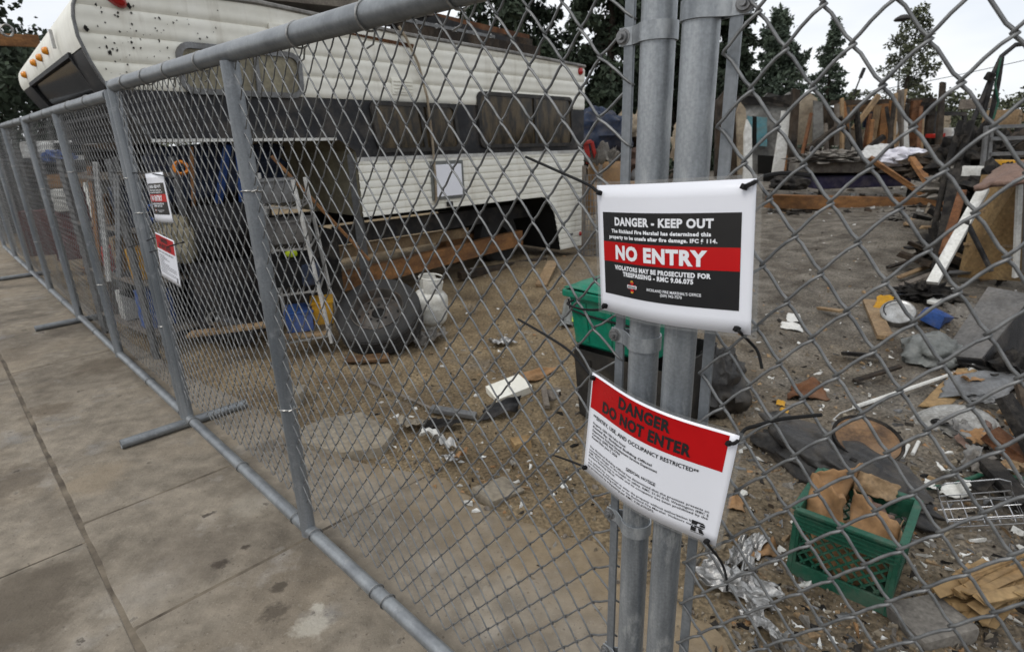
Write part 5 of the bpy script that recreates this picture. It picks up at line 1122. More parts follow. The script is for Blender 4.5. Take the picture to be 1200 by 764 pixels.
# ------------------------------------------------------------------ shelf unit, junk under the camper's overhang
sh = thing('shelf_unit', 'white metal shelf unit leaning in front of the camper, full of odds and ends', 'shelf unit', tuple(ground_at(362, 405)))
fr = [(at(329, 413, 4.15), at(285, 208, 4.15)), (at(389, 402, 4.22), at(343, 211, 4.22))]           # near left, near right posts (foot, top)
bk = [(at(336, 380, 4.62), at(303, 203, 4.62)), (at(393, 368, 4.66), at(357, 208, 4.66))]
for a, c in fr + bk:
    b = MB(); b.beam(a, c, .024, .024, bev=.003); b.build('post', 'white_metal', sh)
def SH(t, lr, dp):      # point on the unit: height fraction, left-right, front-back
    f = (fr[0][0].lerp(fr[0][1], t)).lerp(fr[1][0].lerp(fr[1][1], t), lr); k = (bk[0][0].lerp(bk[0][1], t)).lerp(bk[1][0].lerp(bk[1][1], t), lr); return f.lerp(k, dp)
LEV = (.05, .34, .60, .84)
for t in LEV:
    b = MB()
    for a, c in ((SH(t, 0, 0), SH(t, 1, 0)), (SH(t, 0, 1), SH(t, 1, 1)), (SH(t, 0, 0), SH(t, 0, 1)), (SH(t, 1, 0), SH(t, 1, 1))): b.beam(a, c, .010, .014)
    for k in range(1, 9): b.beam(SH(t, k / 9, 0), SH(t, k / 9, 1), .005, .005)
    b.build('shelf', 'roofing', sh)
def on_shelf(name, label, cat, mk, t, lr, dp, size, rz=.3, bev=.01, jit=.006, lip=True):
    P = SH(LEV[t], lr, dp); b = MB(); b.M = TRS((P.x, P.y, P.z + size[2] / 2 + .012), (0, 0, rz)); b.box((0, 0, 0), size, None, bev, jit)
    if lip: b.box((0, 0, size[2] / 2), (size[0] + .02, size[1] + .02, .015), None, .004)
    return tag(b.build(name, mk, smooth=30), label, cat)
on_shelf('blue_bin', 'blue plastic bin on the lowest shelf of the white shelf unit', 'bin', 'blue_plastic', 0, .40, .45, (.20, .26, .15))
on_shelf('yellow_bin', 'yellow plastic bin at the right of the lowest shelf', 'bin', 'yellow', 0, .84, .55, (.16, .24, .17))
on_shelf('flat_box', 'thin tan board lying in front of the bins on the lowest shelf', 'board', 'wood_tan', 0, .50, .08, (.34, .08, .02), .2, .003, .002, False)
on_shelf('black_case', 'black plastic case on the second shelf from the bottom', 'case', 'black_plastic', 1, .45, .5, (.32, .3, .20))
on_shelf('grey_appliance', 'grey box shaped appliance on the third shelf', 'appliance', 'grey_cabinet', 2, .5, .5, (.34, .3, .16))
on_shelf('grey_crate', 'grey and white carton on the top shelf of the unit', 'carton', 'grey_metal', 3, .40, .5, (.28, .26, .16))
on_shelf('navy_cloth', 'navy cloth bundle on the second shelf, right of the black case', 'cloth', 'blue_dark', 1, .82, .2, (.12, .12, .17), .1, .03, .02, False)
blob('green_ball', 'bright yellow green ball on the black case of the shelf unit', 'ball', 'lime', SH(.545, .55, .25) + Vector((0, 0, -.01)), (.09, .08, .075), 0, .12, 3, 2, 20, 12)
board('wooden_pole', 'thin orange brown pole leaning behind the white shelf unit', at(433, 305, 4.75), at(318, 183, 4.7), .022, .022, 'wood_orange', 'pole', None, 0)
# big dark things below the overhang
g_ = thing('barbecue_grill', 'black covered barbecue grill left of the white shelf unit', 'grill', tuple(at(265, 385, 4.5)))
b = MB(); b.M = TRS(at(268, 345, 4.55), (0, 0, .7)); b.box((0, 0, 0), (.5, .46, .62), None, .03, .01); b.build('cart', 'dark_metal', g_, smooth=30)
b = MB(); b.M = TRS(at(266, 272, 4.55), (0, 0, .7)); b.lathe([(0, -.25), (.20, -.25), (.22, -.2), (.22, .2), (.20, .25), (0, .25)], 24, Matrix.Rotation(R_(90), 4, 'Y')); b.build('hood', 'black_plastic', g_, smooth=40)
b = MB(); b.tube([at(240, 262, 4.3), at(262, 268, 4.25), at(285, 270, 4.3)], .012, 8); b.build('hood_handle', 'dark_metal', g_)
for k, (u, v) in enumerate(((250, 388), (288, 394))):
    P = at(u, v, 4.35); b = MB(); b.lathe([(0, -.03), (.06, -.03), (.07, 0), (.06, .03), (0, .03)], 20, TRS((P.x, P.y, max(P.z, .045)), (R_(90), 0, .7))); b.build('wheel', 'rubber', g_)
b = MB(); b.lathe([(.04, -.16), (.045, -.15), (.045, .15), (.04, .16), (.034, .15), (.034, -.15), (.04, -.16)], 16, TRS(at(253, 374, 4.1), (R_(70), 0, .5))); tag(b.build('silver_pipe', 'steel', smooth=40), 'left of two short silver pipes on the ground below the grill', 'pipe')
b = MB(); b.lathe([(.04, -.16), (.05, -.15), (.05, .15), (.04, .16), (.036, .15), (.036, -.15), (.04, -.16)], 16, TRS(at(264, 378, 4.15), (R_(60), .2, -.3))); tag(b.build('silver_pipe', 'steel', smooth=40), 'right of two short silver pipes on the ground below the grill', 'pipe')
blob('beige_sack', 'beige stuffed sack hanging behind the small far notices', 'sack', 'interior_beige', at(216, 305, 4.4), (.42, .3, .42), .3, .25, 2.2, 5)
blob('black_bag', 'black bag heaped beside the beige sack under the overhang', 'bag', 'bag_black', at(190, 345, 4.7), (.6, .5, .55), .1, .35, 2.4, 9)
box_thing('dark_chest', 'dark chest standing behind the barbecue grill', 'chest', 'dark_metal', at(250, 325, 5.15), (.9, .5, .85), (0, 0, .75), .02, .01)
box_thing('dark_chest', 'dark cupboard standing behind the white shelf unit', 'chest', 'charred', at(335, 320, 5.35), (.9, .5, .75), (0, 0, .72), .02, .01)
for u0, u1, lb in ((267, 256, 'left of two blue poles leaning under the camper overhang'), (280, 285, 'right of two blue poles, half hidden by the thick fence post')):
    board('blue_pole', lb, at(u1, 238, 4.8), at(u0, 170, 4.75), .05, .04, 'blue_plastic', 'pole', None, 0)
def wreath(name, label, cat, mk, c, rad, r, n=3):
    b = MB(); z = (CAMP - Vector(c)).normalized(); x = z.orthogonal().normalized(); y = z.cross(x); pts = []
    for i in range(24 * n + 1):
        a = 2 * math.pi * i / 24; k = rad * (1 + .12 * math.sin(i * .7)); pts.append(Vector(c) + (x * math.cos(a) + y * math.sin(a)) * k + z * (.012 * (i / 24 - n / 2)))
    b.tube(pts, r, 6); return tag(b.build(name, mk, smooth=60), label, cat)
wreath('extension_lead', 'orange extension lead coiled and hung just right of the small no entry notice', 'cable coil', 'orange_plastic', at(212, 197, 4.35), .042, .009)
wreath('hose_coil', 'blue hose coiled and hung left of the small far notices', 'hose coil', 'blue_plastic', at(179, 250, 4.3), .05, .014)
board('broom_handle', 'thin tan broom handle standing just right of the orange extension lead', at(228, 262, 4.5), at(224, 172, 4.5), .022, .022, 'wood_orange', 'handle', None, 0)
board('tan_board', 'tan board on the ground below the grill', at(222, 392, 4.0), at(330, 378, 4.1), .10, .025, 'wood_tan')
flap('dark_sheet', 'navy tarpaulin hung under the front of the camper overhang', 'tarpaulin', 'blue_dark', [T(5.0, 1.05, .5), T(3.9, 1.15, .5), T(3.9, 1.50, .45), T(5.0, 1.50, .45)], .01, .06, 3)
flap('dark_sheet', 'black sheet added to darken the far side under the camper overhang', 'tarpaulin', 'charred', [T(5.1, .05, 1.9), T(3.5, .05, 1.9), T(3.5, 1.52, 1.85), T(5.1, 1.52, 1.85)], .01, .1, 6)  # added backdrop that makes the space under the overhang dark
# packed shelving between the posts at left
s2 = thing('clutter_rack', 'dark rack crammed with odds and ends under the camper nose', 'rack', tuple(at(125, 320, 4.4)))
RK = lambda x, y, z: Vector((at(100, 300, 4.9) * 1)).lerp(at(160, 320, 4.2), x).xy.to_3d() + FIN * (y * .4) + Vector((0, 0, z))
for x in (0, 1):
    for y in (0, 1): b = MB(); b.beam(RK(x, y, 0), RK(x, y, 1.5), .04, .04); b.build('post', 'grey_metal', s2)
for z in (.2, .6, 1.0, 1.38): b = MB(); q = [RK(0, 0, z), RK(1, 0, z), RK(1, 1, z), RK(0, 1, z)]; slabq(b, q, .025, Vector((0, 0, 1))); b.build('shelf', 'wood_grey', s2)
rack = [(.08, 1.0, .14, .26, 'maroon', 'maroon box at the left of the upper shelf of the dark rack'), (.30, 1.0, .10, .32, 'white_paint', 'tall white bottle shaped box on the upper rack shelf'), (.52, 1.0, .14, .22, 'pan_brown', 'brown box in the middle of the upper rack shelf'), (.80, 1.0, .16, .30, 'blue_dark', 'navy box at the right of the upper rack shelf'),
        (.10, .6, .13, .28, 'grey_metal', 'grey box at the left of the middle rack shelf'), (.32, .6, .12, .20, 'red_plastic', 'red box on the middle rack shelf'), (.56, .6, .12, .30, 'wood_tan', 'tan carton on the middle rack shelf'), (.85, .6, .13, .24, 'yellow', 'yellow box at the right of the middle rack shelf'),
        (.12, .2, .14, .30, 'wood_grey', 'grey wooden box at the left of the lower rack shelf'), (.42, .2, .18, .24, 'white_metal', 'pale box in the middle of the lower rack shelf'), (.80, .2, .16, .30, 'blue_plastic', 'blue box at the right of the lower rack shelf')]
for k, (x, z, w_, h_, mk, lb) in enumerate(rack):
    P = RK(x, .35, z + h_ / 2 + .004); b = MB(); b.M = TRS(P, (0, 0, R_(-45) + .1 * (k % 3))); b.box((0, 0, 0), (w_, .22, h_), None, .008, .006); b.box((0, -.0, h_ * .5), (w_ * .8, .16, .02), None, .004); tag(b.build('stored_box', mk, smooth=30), lb, 'box')
for k, (u0, v0, u1, v1, Y, mk, lb) in enumerate(((128, 330, 112, 190, 4.15, 'white_metal', 'white lath leaning on the dark rack'), (118, 322, 105, 195, 4.5, 'wood_orange', 'orange brown lath leaning on the dark rack'), (140, 325, 137, 205, 4.0, 'grey_metal', 'grey pipe leaning on the dark rack'))):
    board('leaning_lath', lb, at(u0, v0, Y), at(u1, v1, Y + .1), .035, .02, mk, 'lath', None, 0)
crumple('white_sheet', 'white crumpled sheet on the ground at the foot of the dark rack', 'sheet', 'white_cloth', ground_at(160, 334) + Vector((0, 0, .03)), .42, .2, .09, (0, 0, -.6), 3, 20, .003, 3, .3)
blob('rubbish_heap', 'low brown heap of rags in front of the dark rack', 'rag heap', 'pan_brown', ground_at(130, 318), (.7, .4, .2), .8, .5, 4, 7)
blob('rubbish_heap', 'grey heap of rags at the ground behind the small far notices', 'rag heap', 'ash_cloth', ground_at(205, 365), (.8, .45, .2), .5, .5, 4, 12)
# further left
def pbox(name, label, cat, mk, u0, u1, v0, v1, Y, depth=.5, rz=0.0, bev=.015, trim=None):
    """upright box whose near face covers the given stretch at distance Y"""
    a, c = at(u0, v1, Y), at(u1, v0, Y); w_ = abs(c.x - a.x); h_ = c.z - a.z; m_ = (a + c) / 2
    b = MB(); b.M = TRS((m_.x, m_.y + depth / 2, m_.z), (0, 0, rz)); b.box((0, 0, 0), (w_, depth, h_), None, bev, .004)
    if trim: b.box((0, -depth / 2 - .004, h_ * .18), (w_ * .92, .02, .02)); b.box((0, -depth / 2 - .006, -h_ * .2), (w_ * .9, .016, h_ * .5), None, .004); b.box((w_ * .3, -depth / 2 - .02, h_ * .05), (.02, .03, .10))
    return tag(b.build(name, mk, smooth=30), label, cat)
pbox('red_cabinet', 'dark red cabinet standing at the left beyond the third fence panel', 'cabinet', 'maroon', 60, 98, 249, 305, 6.9, .5, .5, .01, True)
pbox('white_cooler', 'white cooler box on top of the dark red cabinet', 'cooler', 'white_paint', 57, 94, 221, 249, 6.9, .45, .5, .03, True)
pbox('cardboard_carton', 'brown carton on top of the white cooler box', 'carton', 'cardboard', 52, 86, 204, 221, 6.95, .4, .45, .01)
pbox('black_case', 'black trunk on top of the brown carton', 'trunk', 'dark_metal', 48, 80, 190, 204, 7.0, .4, .5, .02)
blob('blue_tarp', 'bright blue bundled tarpaulin on the black trunk', 'tarpaulin', 'blue_plastic', at(68, 190, 7.0), (.34, .3, .16), .4, .4, 3, 3)
pbox('red_post', 'dark red wooden post left of the dark red cabinet', 'post', 'maroon', 36, 50, 247, 300, 7.6, .14, .4, .01)
vt = thing('pale_van', 'pale box van parked far off beyond the left fence panels', 'van', tuple(at(30, 200, 12)))
a, c = at(8, 212, 12), at(60, 165, 12)
b = MB(); m_ = (a + c) / 2; b.M = TRS((m_.x, m_.y + 1, m_.z), (0, 0, .5)); b.box((0, 0, 0), (abs(c.x - a.x), 2, c.z - a.z), None, .08); b.build('van_box', 'white_metal', vt, smooth=30)
b = MB(); b.M = TRS((m_.x, m_.y + 1, m_.z), (0, 0, .5)); b.box((0, -1.0, -.05), (abs(c.x - a.x) * .98, .03, .06)); b.box((.25, -1.0, .2), (.5, .03, .25)); b.build('van_window', 'glass_dark', vt)
for sx in (-.45, .45):
    b = MB(); P = Vector((m_.x + sx * .8, m_.y - .1 + sx * .5, .32)); b.lathe([(0, -.1), (.2, -.1), (.32, -.1), (.33, 0), (.32, .1), (0, .1)], 24, TRS(P, (R_(90), 0, .5))); b.build('wheel', 'tyre', vt, smooth=40)
for k, (u0, u1, v0, v1, Y, mk, lb) in enumerate(((0, 34, 186, 262, 10.5, 'dark_metal', 'dark rusty shed wall seen far left through the fence'), (98, 150, 168, 260, 8.5, 'charcoal_wood', 'dark wooden wall seen behind the packed rack'), (-60, 6, 175, 260, 12, 'charred', 'black shed at the extreme left edge through the fence'))):
    pbox('shed', lb, 'shed', mk, u0, u1, v0, v1, Y, 1.2, .5, .02, True)
# log with wire coil above the camper front
lgt = thing('wooden_beam', 'rough wooden beam poking in at the left edge above the fence', 'beam', tuple(at(20, 49, 7)))
b = MB(); b.beam(at(-60, 44, 6.4), at(46, 50, 6.9), .11, .11, (0, 0, 1), .01, .012); b.build('timber', 'wood_orange', lgt)
wreath('wire_coil', 'small grey wire coil hooked on the rough wooden beam', 'wire coil', 'steel', at(8, 36, 6.3), .05, .007, 2)
board('beam_post', 'timber post carrying the rough wooden beam at the left edge', at(-30, 330, 6.7), at(-32, 50, 6.7), .12, .12, 'wood_grey', 'post')

# ------------------------------------------------------------------ behind the camper's rear
wc = thing('wire_cage', 'grey wire cage standing at the rear corner of the camper', 'cage', tuple(at(692, 300, 7.6)))
a, c = at(684, 300, 7.6), at(704, 205, 7.6)
b = MB()
for x in np.linspace(a.x, c.x, 6): b.beam((x, a.y, a.z), (x, a.y, c.z), .008, .008)
for z in np.linspace(a.z, c.z, 14): b.beam((a.x, a.y + .004, z), (c.x, a.y + .004, z), .008, .008)
b.build('wire_front', 'grey_metal', wc)
for x in (a.x, c.x): b = MB(); b.beam((x, a.y + .03, a.z - .1), (x, a.y + .03, c.z + .12), .05, .05); b.build('post', 'wood_grey', wc)
arm = thing('armchair', 'tan armchair back seen between the camper and the posts', 'armchair', tuple(at(716, 245, 8.6)))
P = at(714, 240, 8.6); b = MB(); b.M = TRS((P.x, P.y + .1, P.z + .28), (-.15, 0, .2)); b.box((0, 0, 0), (.62, .22, .66), None, .10, .0); b.build('chair_back', 'tan_leather', arm, smooth=60)
for sx in (-.36, .36): b = MB(); b.M = TRS((P.x + sx, P.y - .2, P.z + .12), (0, 0, .2)); b.box((0, 0, 0), (.18, .6, .42), None, .07); b.build('arm', 'tan_leather', arm, smooth=60)
b = MB(); b.M = TRS((P.x, P.y - .2, P.z + .02), (0, 0, .2)); b.box((0, 0, 0), (.56, .6, .26), None, .06); b.build('seat', 'tan_leather', arm, smooth=60)
blob('tarp_heap', 'dark navy tarpaulin heap behind the rear of the camper', 'tarpaulin', 'blue_dark', at(702, 178, 9.2), (1.0, .8, .78), .2, .3, 2, 4)
P = at(690, 190, 8.2); rc = thing('red_chair', 'red plastic chair tipped up behind the camper corner', 'chair', tuple(P))
b = MB(); b.beam(at(682, 168, 8.3), at(693, 166, 8.3), .14, .05, bev=.015); b.build('seat', 'red_plastic', rc)
for u0, u1 in ((693, 700), (686, 690)): b = MB(); b.beam(at(u0, 166, 8.3), at(u1, 192, 8.3), .07, .05, bev=.01); b.build('leg', 'red_plastic', rc)
flap('red_tarp', 'red tarpaulin scrap on top of the navy heap', 'tarpaulin', 'red_plastic', [at(683, 142, 9.3), at(697, 142, 9.2), at(695, 134, 9.4), at(684, 131, 9.4)], .01, .05, 5)
crumple('white_rag', 'white crumpled plastic on the armchair behind the camper', 'plastic', 'ash_cloth', at(700, 190, 8.4), .5, .35, .2, (.5, 0, 0), 5, 18, .004, 2, .3)
for k, (u, v, Y, sx, sz, mk, lb) in enumerate(((737, 148, 9.6, .5, .45, 'plaster_beige', 'pale broken board behind the tension bar at left of the posts'), (752, 165, 9.8, .45, .6, 'charcoal_wood', 'charred board heap right behind the left near post'), (740, 185, 9.4, .7, .4, 'pink_brown', 'brownish rag heap below the pale broken board'), (725, 160, 10, .8, .4, 'wood_grey', 'grey plank heap behind the armchair'), (800, 175, 11, .6, .9, 'plaster_beige', 'pale scorched wall piece seen between the double posts'), (752, 215, 8.8, .6, .45, 'grey_metal', 'grey metal tub behind the near tension bar'))):
    blob('rubble_heap', lb, 'rubble', mk, at(u, v + 12, Y), (sx, sx * .7, sz), k, .5, 3.5, k + 2, 22, 14)

# ------------------------------------------------------------------ burned house
H0 = thing('burned_house', 'burned out house with grey wall, bare orange studs and no roof', 'house', tuple(at(980, 235, 13.5)))
def wallq(name, mk, pts, th=.12, par=H0, jag=0):
    """upright wall piece: pts are (u, v, Y) corners in order, given real thickness"""
    P = [at(*p) for p in pts]; b = MB(); n = len(P); nn = (P[1] - P[0]).cross(P[-1] - P[0]).normalized(); nn = nn if nn.y > 0 else -nn
    b.add(P + [p + nn * th for p in P], [tuple(range(n)), tuple(range(2 * n - 1, n - 1, -1))] + [(i, (i + 1) % n, n + (i + 1) % n, n + i) for i in range(n)])
    return b.build(name, mk, par)
Y = 13.5
wallq('wall', 'plaster_grey', [(860, 212, Y + .8), (936, 214, Y + .5), (934, 112, Y + .5), (926, 108, Y + .5), (918, 113, Y + .6), (900, 109, Y + .6), (893, 116, Y + .7), (880, 110, Y + .7), (872, 116, Y + .8), (860, 112, Y + .8)])
wallq('soot_band', 'charred', [(860, 122, Y + .76), (934, 126, Y + .46), (934, 110, Y + .46), (900, 114, Y + .56), (880, 113, Y + .66), (860, 112, Y + .76)], .02)
sw = wallq('shutter', 'turquoise', [(887, 171, Y + .5), (899, 172, Y + .45), (899, 138, Y + .45), (887, 137, Y + .5)], .06)
wallq('shutter', 'turquoise', [(875, 169, Y + .55), (881, 170, Y + .52), (882, 137, Y + .52), (876, 136, Y + .55)], .06)
wallq('window_gap', 'void_shade', [(881, 170, Y + .56), (887, 171, Y + .54), (887, 137, Y + .54), (882, 136, Y + .56)], .03)
wallq('doorway_gap', 'void_shade', [(888, 212, Y + .5), (907, 213, Y + .4), (907, 183, Y + .4), (888, 182, Y + .5)], .03)  # near-black sheets paint the shade inside the openings
wallq('door_jamb', 'white_paint', [(906, 204, Y - .2), (918, 205, Y - .2), (929, 132, Y - .2), (918, 130, Y - .2)], .1)
wallq('corner_post', 'charcoal_wood', [(921, 218, Y - .3), (931, 218, Y - .3), (938, 106, Y - .3), (931, 104, Y - .3)], .15)
wallq('stud', 'wood_orange', [(918, 216, Y - .25), (922, 216, Y - .25), (935, 128, Y - .25), (931, 126, Y - .25)], .1)
wallq('wall', 'plaster_beige', [(937, 170, Y + .2), (958, 168, Y + .2), (958, 116, Y + .2), (948, 108, Y + .2), (937, 122, Y + .2)])
wallq('curtain', 'plaster_grey', [(953, 172, Y), (966, 170, Y), (964, 120, Y), (954, 118, Y)], .05)
wallq('wall', 'charcoal_wood', [(964, 172, Y + .4), (984, 170, Y + .4), (982, 128, Y + .4), (964, 122, Y + .4)])
wallq('wall', 'plaster_grey', [(985, 192, Y + .1), (998, 192, Y + .1), (996, 126, Y + .1), (986, 124, Y + .1)], .1)
wallq('wall', 'plaster_beige', [(996, 152, Y + .3), (1033, 152, Y + .3), (1033, 165, Y + .3), (996, 168, Y + .3)])
wallq('wall', 'pan_brown', [(993, 131, Y + .3), (1040, 131, Y + .3), (1040, 116, Y + .3), (993, 118, Y + .3)])
wallq('window_gap', 'blue_dark', [(1012, 150, Y + .6), (1032, 150, Y + .6), (1032, 130, Y + .6), (1012, 130, Y + .6)], .05)
wallq('wall', 'plaster_grey', [(1046, 180, Y + .6), (1090, 182, Y + .6), (1090, 126, Y + .6), (1070, 124, Y + .6), (1046, 130, Y + .6)])
for (u0, u1, v0, v1, w_, mk) in ((986, 991, 120, 152, .14, 'wood_orange'), (1036, 1032, 122, 178, .16, 'wood_orange'), (1050, 1040, 118, 172, .24, 'wood_orange'), (1074, 1066, 118, 172, .18, 'rust'), (1092, 1086, 120, 170, .14, 'charcoal_wood'), (1029, 1022, 124, 165, .10, 'wood_tan'), (982, 982, 122, 170, .12, 'wood_grey'), (1062, 1060, 122, 150, .1, 'charcoal_wood')):
    b = MB(); b.beam(at(u0, v0, Y - .1), at(u1, v1, Y - .1), w_, .1); b.build('stud', mk, H0)
wallq('wall', 'white_paint', [(1052, 176, Y - .3), (1066, 178, Y - .3), (1064, 140, Y - .3), (1056, 132, Y - .3), (1050, 146, Y - .3)], .06)
wallq('wall', 'plaster_beige', [(1006, 178, Y - .2), (1026, 180, Y - .2), (1024, 160, Y - .2), (1012, 154, Y - .2)], .06)
wallq('wall', 'plaster_beige', [(866, 205, Y - .6), (876, 206, Y - .6), (874, 128, Y - .6), (868, 120, Y - .6), (864, 132, Y - .6)], .1)
wallq('wall', 'white_paint', [(872, 214, Y - .9), (882, 214, Y - .9), (881, 150, Y - .9), (876, 140, Y - .9), (873, 156, Y - .9)], .08)
wallq('wall', 'plaster_beige', [(744, 215, Y - 2), (760, 216, Y - 2), (758, 130, Y - 2), (750, 124, Y - 2), (745, 138, Y - 2)], .1)
wallq('wall', 'charcoal_wood', [(838, 210, Y - .4), (864, 212, Y - .4), (862, 112, Y - .4), (852, 104, Y - .4), (840, 118, Y - .4)], .1)
random.seed(5)
for k in range(16):
    u = random.uniform(940, 1100); b = MB(); top = random.uniform(96, 128) if k % 3 == 0 else random.uniform(118, 150); lean = random.uniform(-14, 14)
    b.beam(at(u, random.uniform(168, 190), Y - random.uniform(.2, .9)), at(u + lean, top, Y - random.uniform(.1, .6)), random.uniform(.05, .12), .06, jit=.012); b.build('stud', random.choice(('wood_orange', 'charcoal_wood', 'charred', 'wood_tan', 'wood_grey', 'rust')), H0)
for (a, c, w_, mk) in (((974, 121, Y), (1096, 118, Y), .1, 'charcoal_wood'), ((1000, 152, Y - .3), (1030, 112, Y - .3), .08, 'wood_tan'), ((945, 176, Y - .5), (1000, 136, Y - .5), .12, 'charcoal_wood'), ((1010, 180, Y - .6), (1036, 160, Y - .6), .1, 'charred'), ((1085, 126, Y - .1), (1100, 120, Y - .2), .3, 'charred')):
    b = MB(); b.beam(at(*a), at(*c), w_, .1); b.build('rafter', mk, H0)
wallq('dark_hatch', 'charred', [(1079, 135, Y - .2), (1094, 135, Y - .2), (1095, 122, Y - .2), (1081, 120, Y - .2)], .2)
board('sill_beam', 'long orange timber on the ground in front of the burned house', at(900, 236, 11.6), at(1092, 240, 12.0), .22, .26, 'wood_orange', 'timber')
bd = thing('burned_bed', 'charred bed with a purple base before the burned house studs', 'bed', tuple(at(1015, 225, 12.2)))
a, c = at(955, 218, 12.2), at(1072, 206, 12.2)
for nm, v0, v1, mk, jit in (('bed_base', 222, 204, 'purple_cloth', .01), ('mattress', 205, 184, 'ash_cloth', .05)):
    a, c = at(956 if nm == 'bed_base' else 950, v0, 12.2), at(1070 if nm == 'bed_base' else 1076, v1, 12.2); m_ = (a + c) / 2
    b = MB(); b.M = TRS((m_.x, m_.y + .75, m_.z), (0, 0, .03)); b.box((0, 0, 0), (c.x - a.x, 1.5, c.z - a.z), None, .06, jit); b.build(nm, mk, bd, smooth=40)
for u in (962, 1066): b = MB(); P = at(u, 226, 12.25); b.beam((P.x, P.y, -.1), (P.x, P.y, P.z + .1), .08, .08); b.build('leg', 'charred', bd)
blob('white_blanket', 'white lilac blanket bundled on the right end of the charred bed', 'blanket', 'white_cloth', at(1058, 194, 12.1), (1.15, .8, .42), .1, .35, 2.6, 6)
blob('grey_pillow', 'grey scorched pillow at the right of the white blanket', 'pillow', 'ash_cloth', at(1086, 200, 12.0), (.5, .6, .5), .1, .3, 2.6, 8)
flap('fallen_board', 'pale fallen wall board leaning on the left of the white blanket', 'board', 'white_metal', [at(1000, 188, 11.9), at(1030, 186, 11.9), at(1044, 170, 12.3), at(1016, 172, 12.3)], .04, .04, 7)
blob('ash_heap', 'grey ash heap on the left half of the charred bed', 'ash', 'ash_cloth', at(975, 190, 12.3), (1.5, 1, .28), 0, .6, 5, 5)
blob('black_tray', 'black warped tub in front of the orange sill timber', 'tub', 'charred', at(925, 222, 11.2), (.72, .5, .34), 0, .35, 2.3, 3)

# ------------------------------------------------------------------ right hand clutter
pf = thing('bent_pipe_frame', 'tall dark A shaped pipe frame standing above the rubble at right', 'pipe frame', tuple(at(1150, 250, 7)))
for pts in ([(1210, 50, 7), (1190, 53, 7), (1174, 66, 7), (1160, 95, 7), (1141, 140, 7), (1124, 190, 7)], [(1174, 66, 7.02), (1170, 95, 7.02), (1162, 135, 7.05), (1152, 200, 7.05)], [(1163, 92, 6.98), (1157, 115, 6.98), (1152, 135, 7)]):
    b = MB(); b.tube([at(*p) for p in pts], .026, 8); b.build('pipe', 'dark_metal', pf, smooth=60)
b = MB(); b.tube([at(1173, 68, 6.97), at(1166, 100, 6.97), at(1170, 120, 6.97), at(1164, 140, 6.97)], .012, 6); b.build('rope', 'crate_green', pf)
b = MB(); P = at(1160, 90, 6.97); b.box(P, (.09, .07, .09), (.3, .2, .3), .02); b.build('clamp', 'charred', pf)
rk = thing('metal_rack', 'grey metal rack with rails at the right edge of the rubble', 'rack', tuple(at(1175, 250, 6.4)))
for u0, u1 in ((1162, 1152), (1156, 1146), (1215, 1212)): b = MB(); b.beam(at(u0, 148, 6.4), at(u1, 250, 6.4), .035, .035); b.build('post', 'grey_metal', rk)
for v in (149, 163, 181): b = MB(); b.beam(at(1160, v, 6.38), at(1220, v - 2, 6.38), .03, .035); b.build('rail', 'grey_metal', rk)
ht = thing('hand_truck', 'charred black hand truck leaning among the rubble at right', 'hand truck', tuple(at(1110, 300, 6.6)))
for u0, u1 in ((1138, 1098), (1126, 1088)): b = MB(); b.tube([at(u0, 142, 6.9), at((u0 + u1) / 2 + 2, 200, 6.75), at(u1, 298, 6.5)], .03, 8); b.build('frame_tube', 'charred', ht, smooth=60)
for k in range(5): b = MB(); t_ = .1 + .18 * k; b.beam(at(1138 - 40 * t_, 142 + 156 * t_, 6.85 - .35 * t_), at(1126 - 38 * t_, 142 + 156 * t_, 6.85 - .35 * t_), .03, .03); b.build('crossbar', 'charred', ht)
for u in (1092, 1110): b = MB(); b.lathe([(0, -.03), (.08, -.03), (.1, 0), (.08, .03), (0, .03)], 18, TRS(at(u, 296, 6.4), (R_(90), 0, .4))); b.build('wheel', 'rubber', ht, smooth=40)
tb = thing('metal_table', 'dark metal table frame beyond the burned bed at right', 'table', tuple(at(1112, 190, 14)))
b = MB(); b.beam(at(1092, 133, 14), at(1132, 134, 14), .08, .08); b.build('table_edge', 'dark_metal', tb)
for u in (1095, 1130): b = MB(); b.beam(at(u, 134, 14), at(u - 1, 200, 14), .07, .07); b.build('leg', 'dark_metal', tb)
for k, (u0, u1, v0, v1, Yk, mk, lb) in enumerate(((1103, 1114, 136, 152, 14.5, 'plaster_beige', 'pale box standing on the far metal table'), (1110, 1121, 150, 165, 13, 'white_metal', 'pale bin in the clutter below the far metal table'), (1099, 1104, 157, 162, 13, 'red_plastic', 'small red box in the clutter below the far metal table'), (1095, 1120, 170, 178, 12.5, 'charcoal_wood', 'charred crate in the clutter right of the pillow'), (1178, 1204, 188, 206, 6.2, 'yellow', 'yellow crate at the right edge above the pinkish board'), (1160, 1170, 196, 214, 6.2, 'white_paint', 'white canister at the right edge above the pinkish board'), (1165, 1210, 128, 150, 7.4, 'wood_tan', 'tan timber box on the grey rack at right'), (1150, 1160, 115, 128, 8, 'wood_grey', 'short grey post top beside the pipe frame'), (1178, 1196, 208, 222, 6.9, 'rust', 'rusty box under the grey rack'))):
    pbox('clutter_box', lb, 'box', mk, u0, u1, v0, v1, Yk, .35, .2 + .1 * k, .015, True)
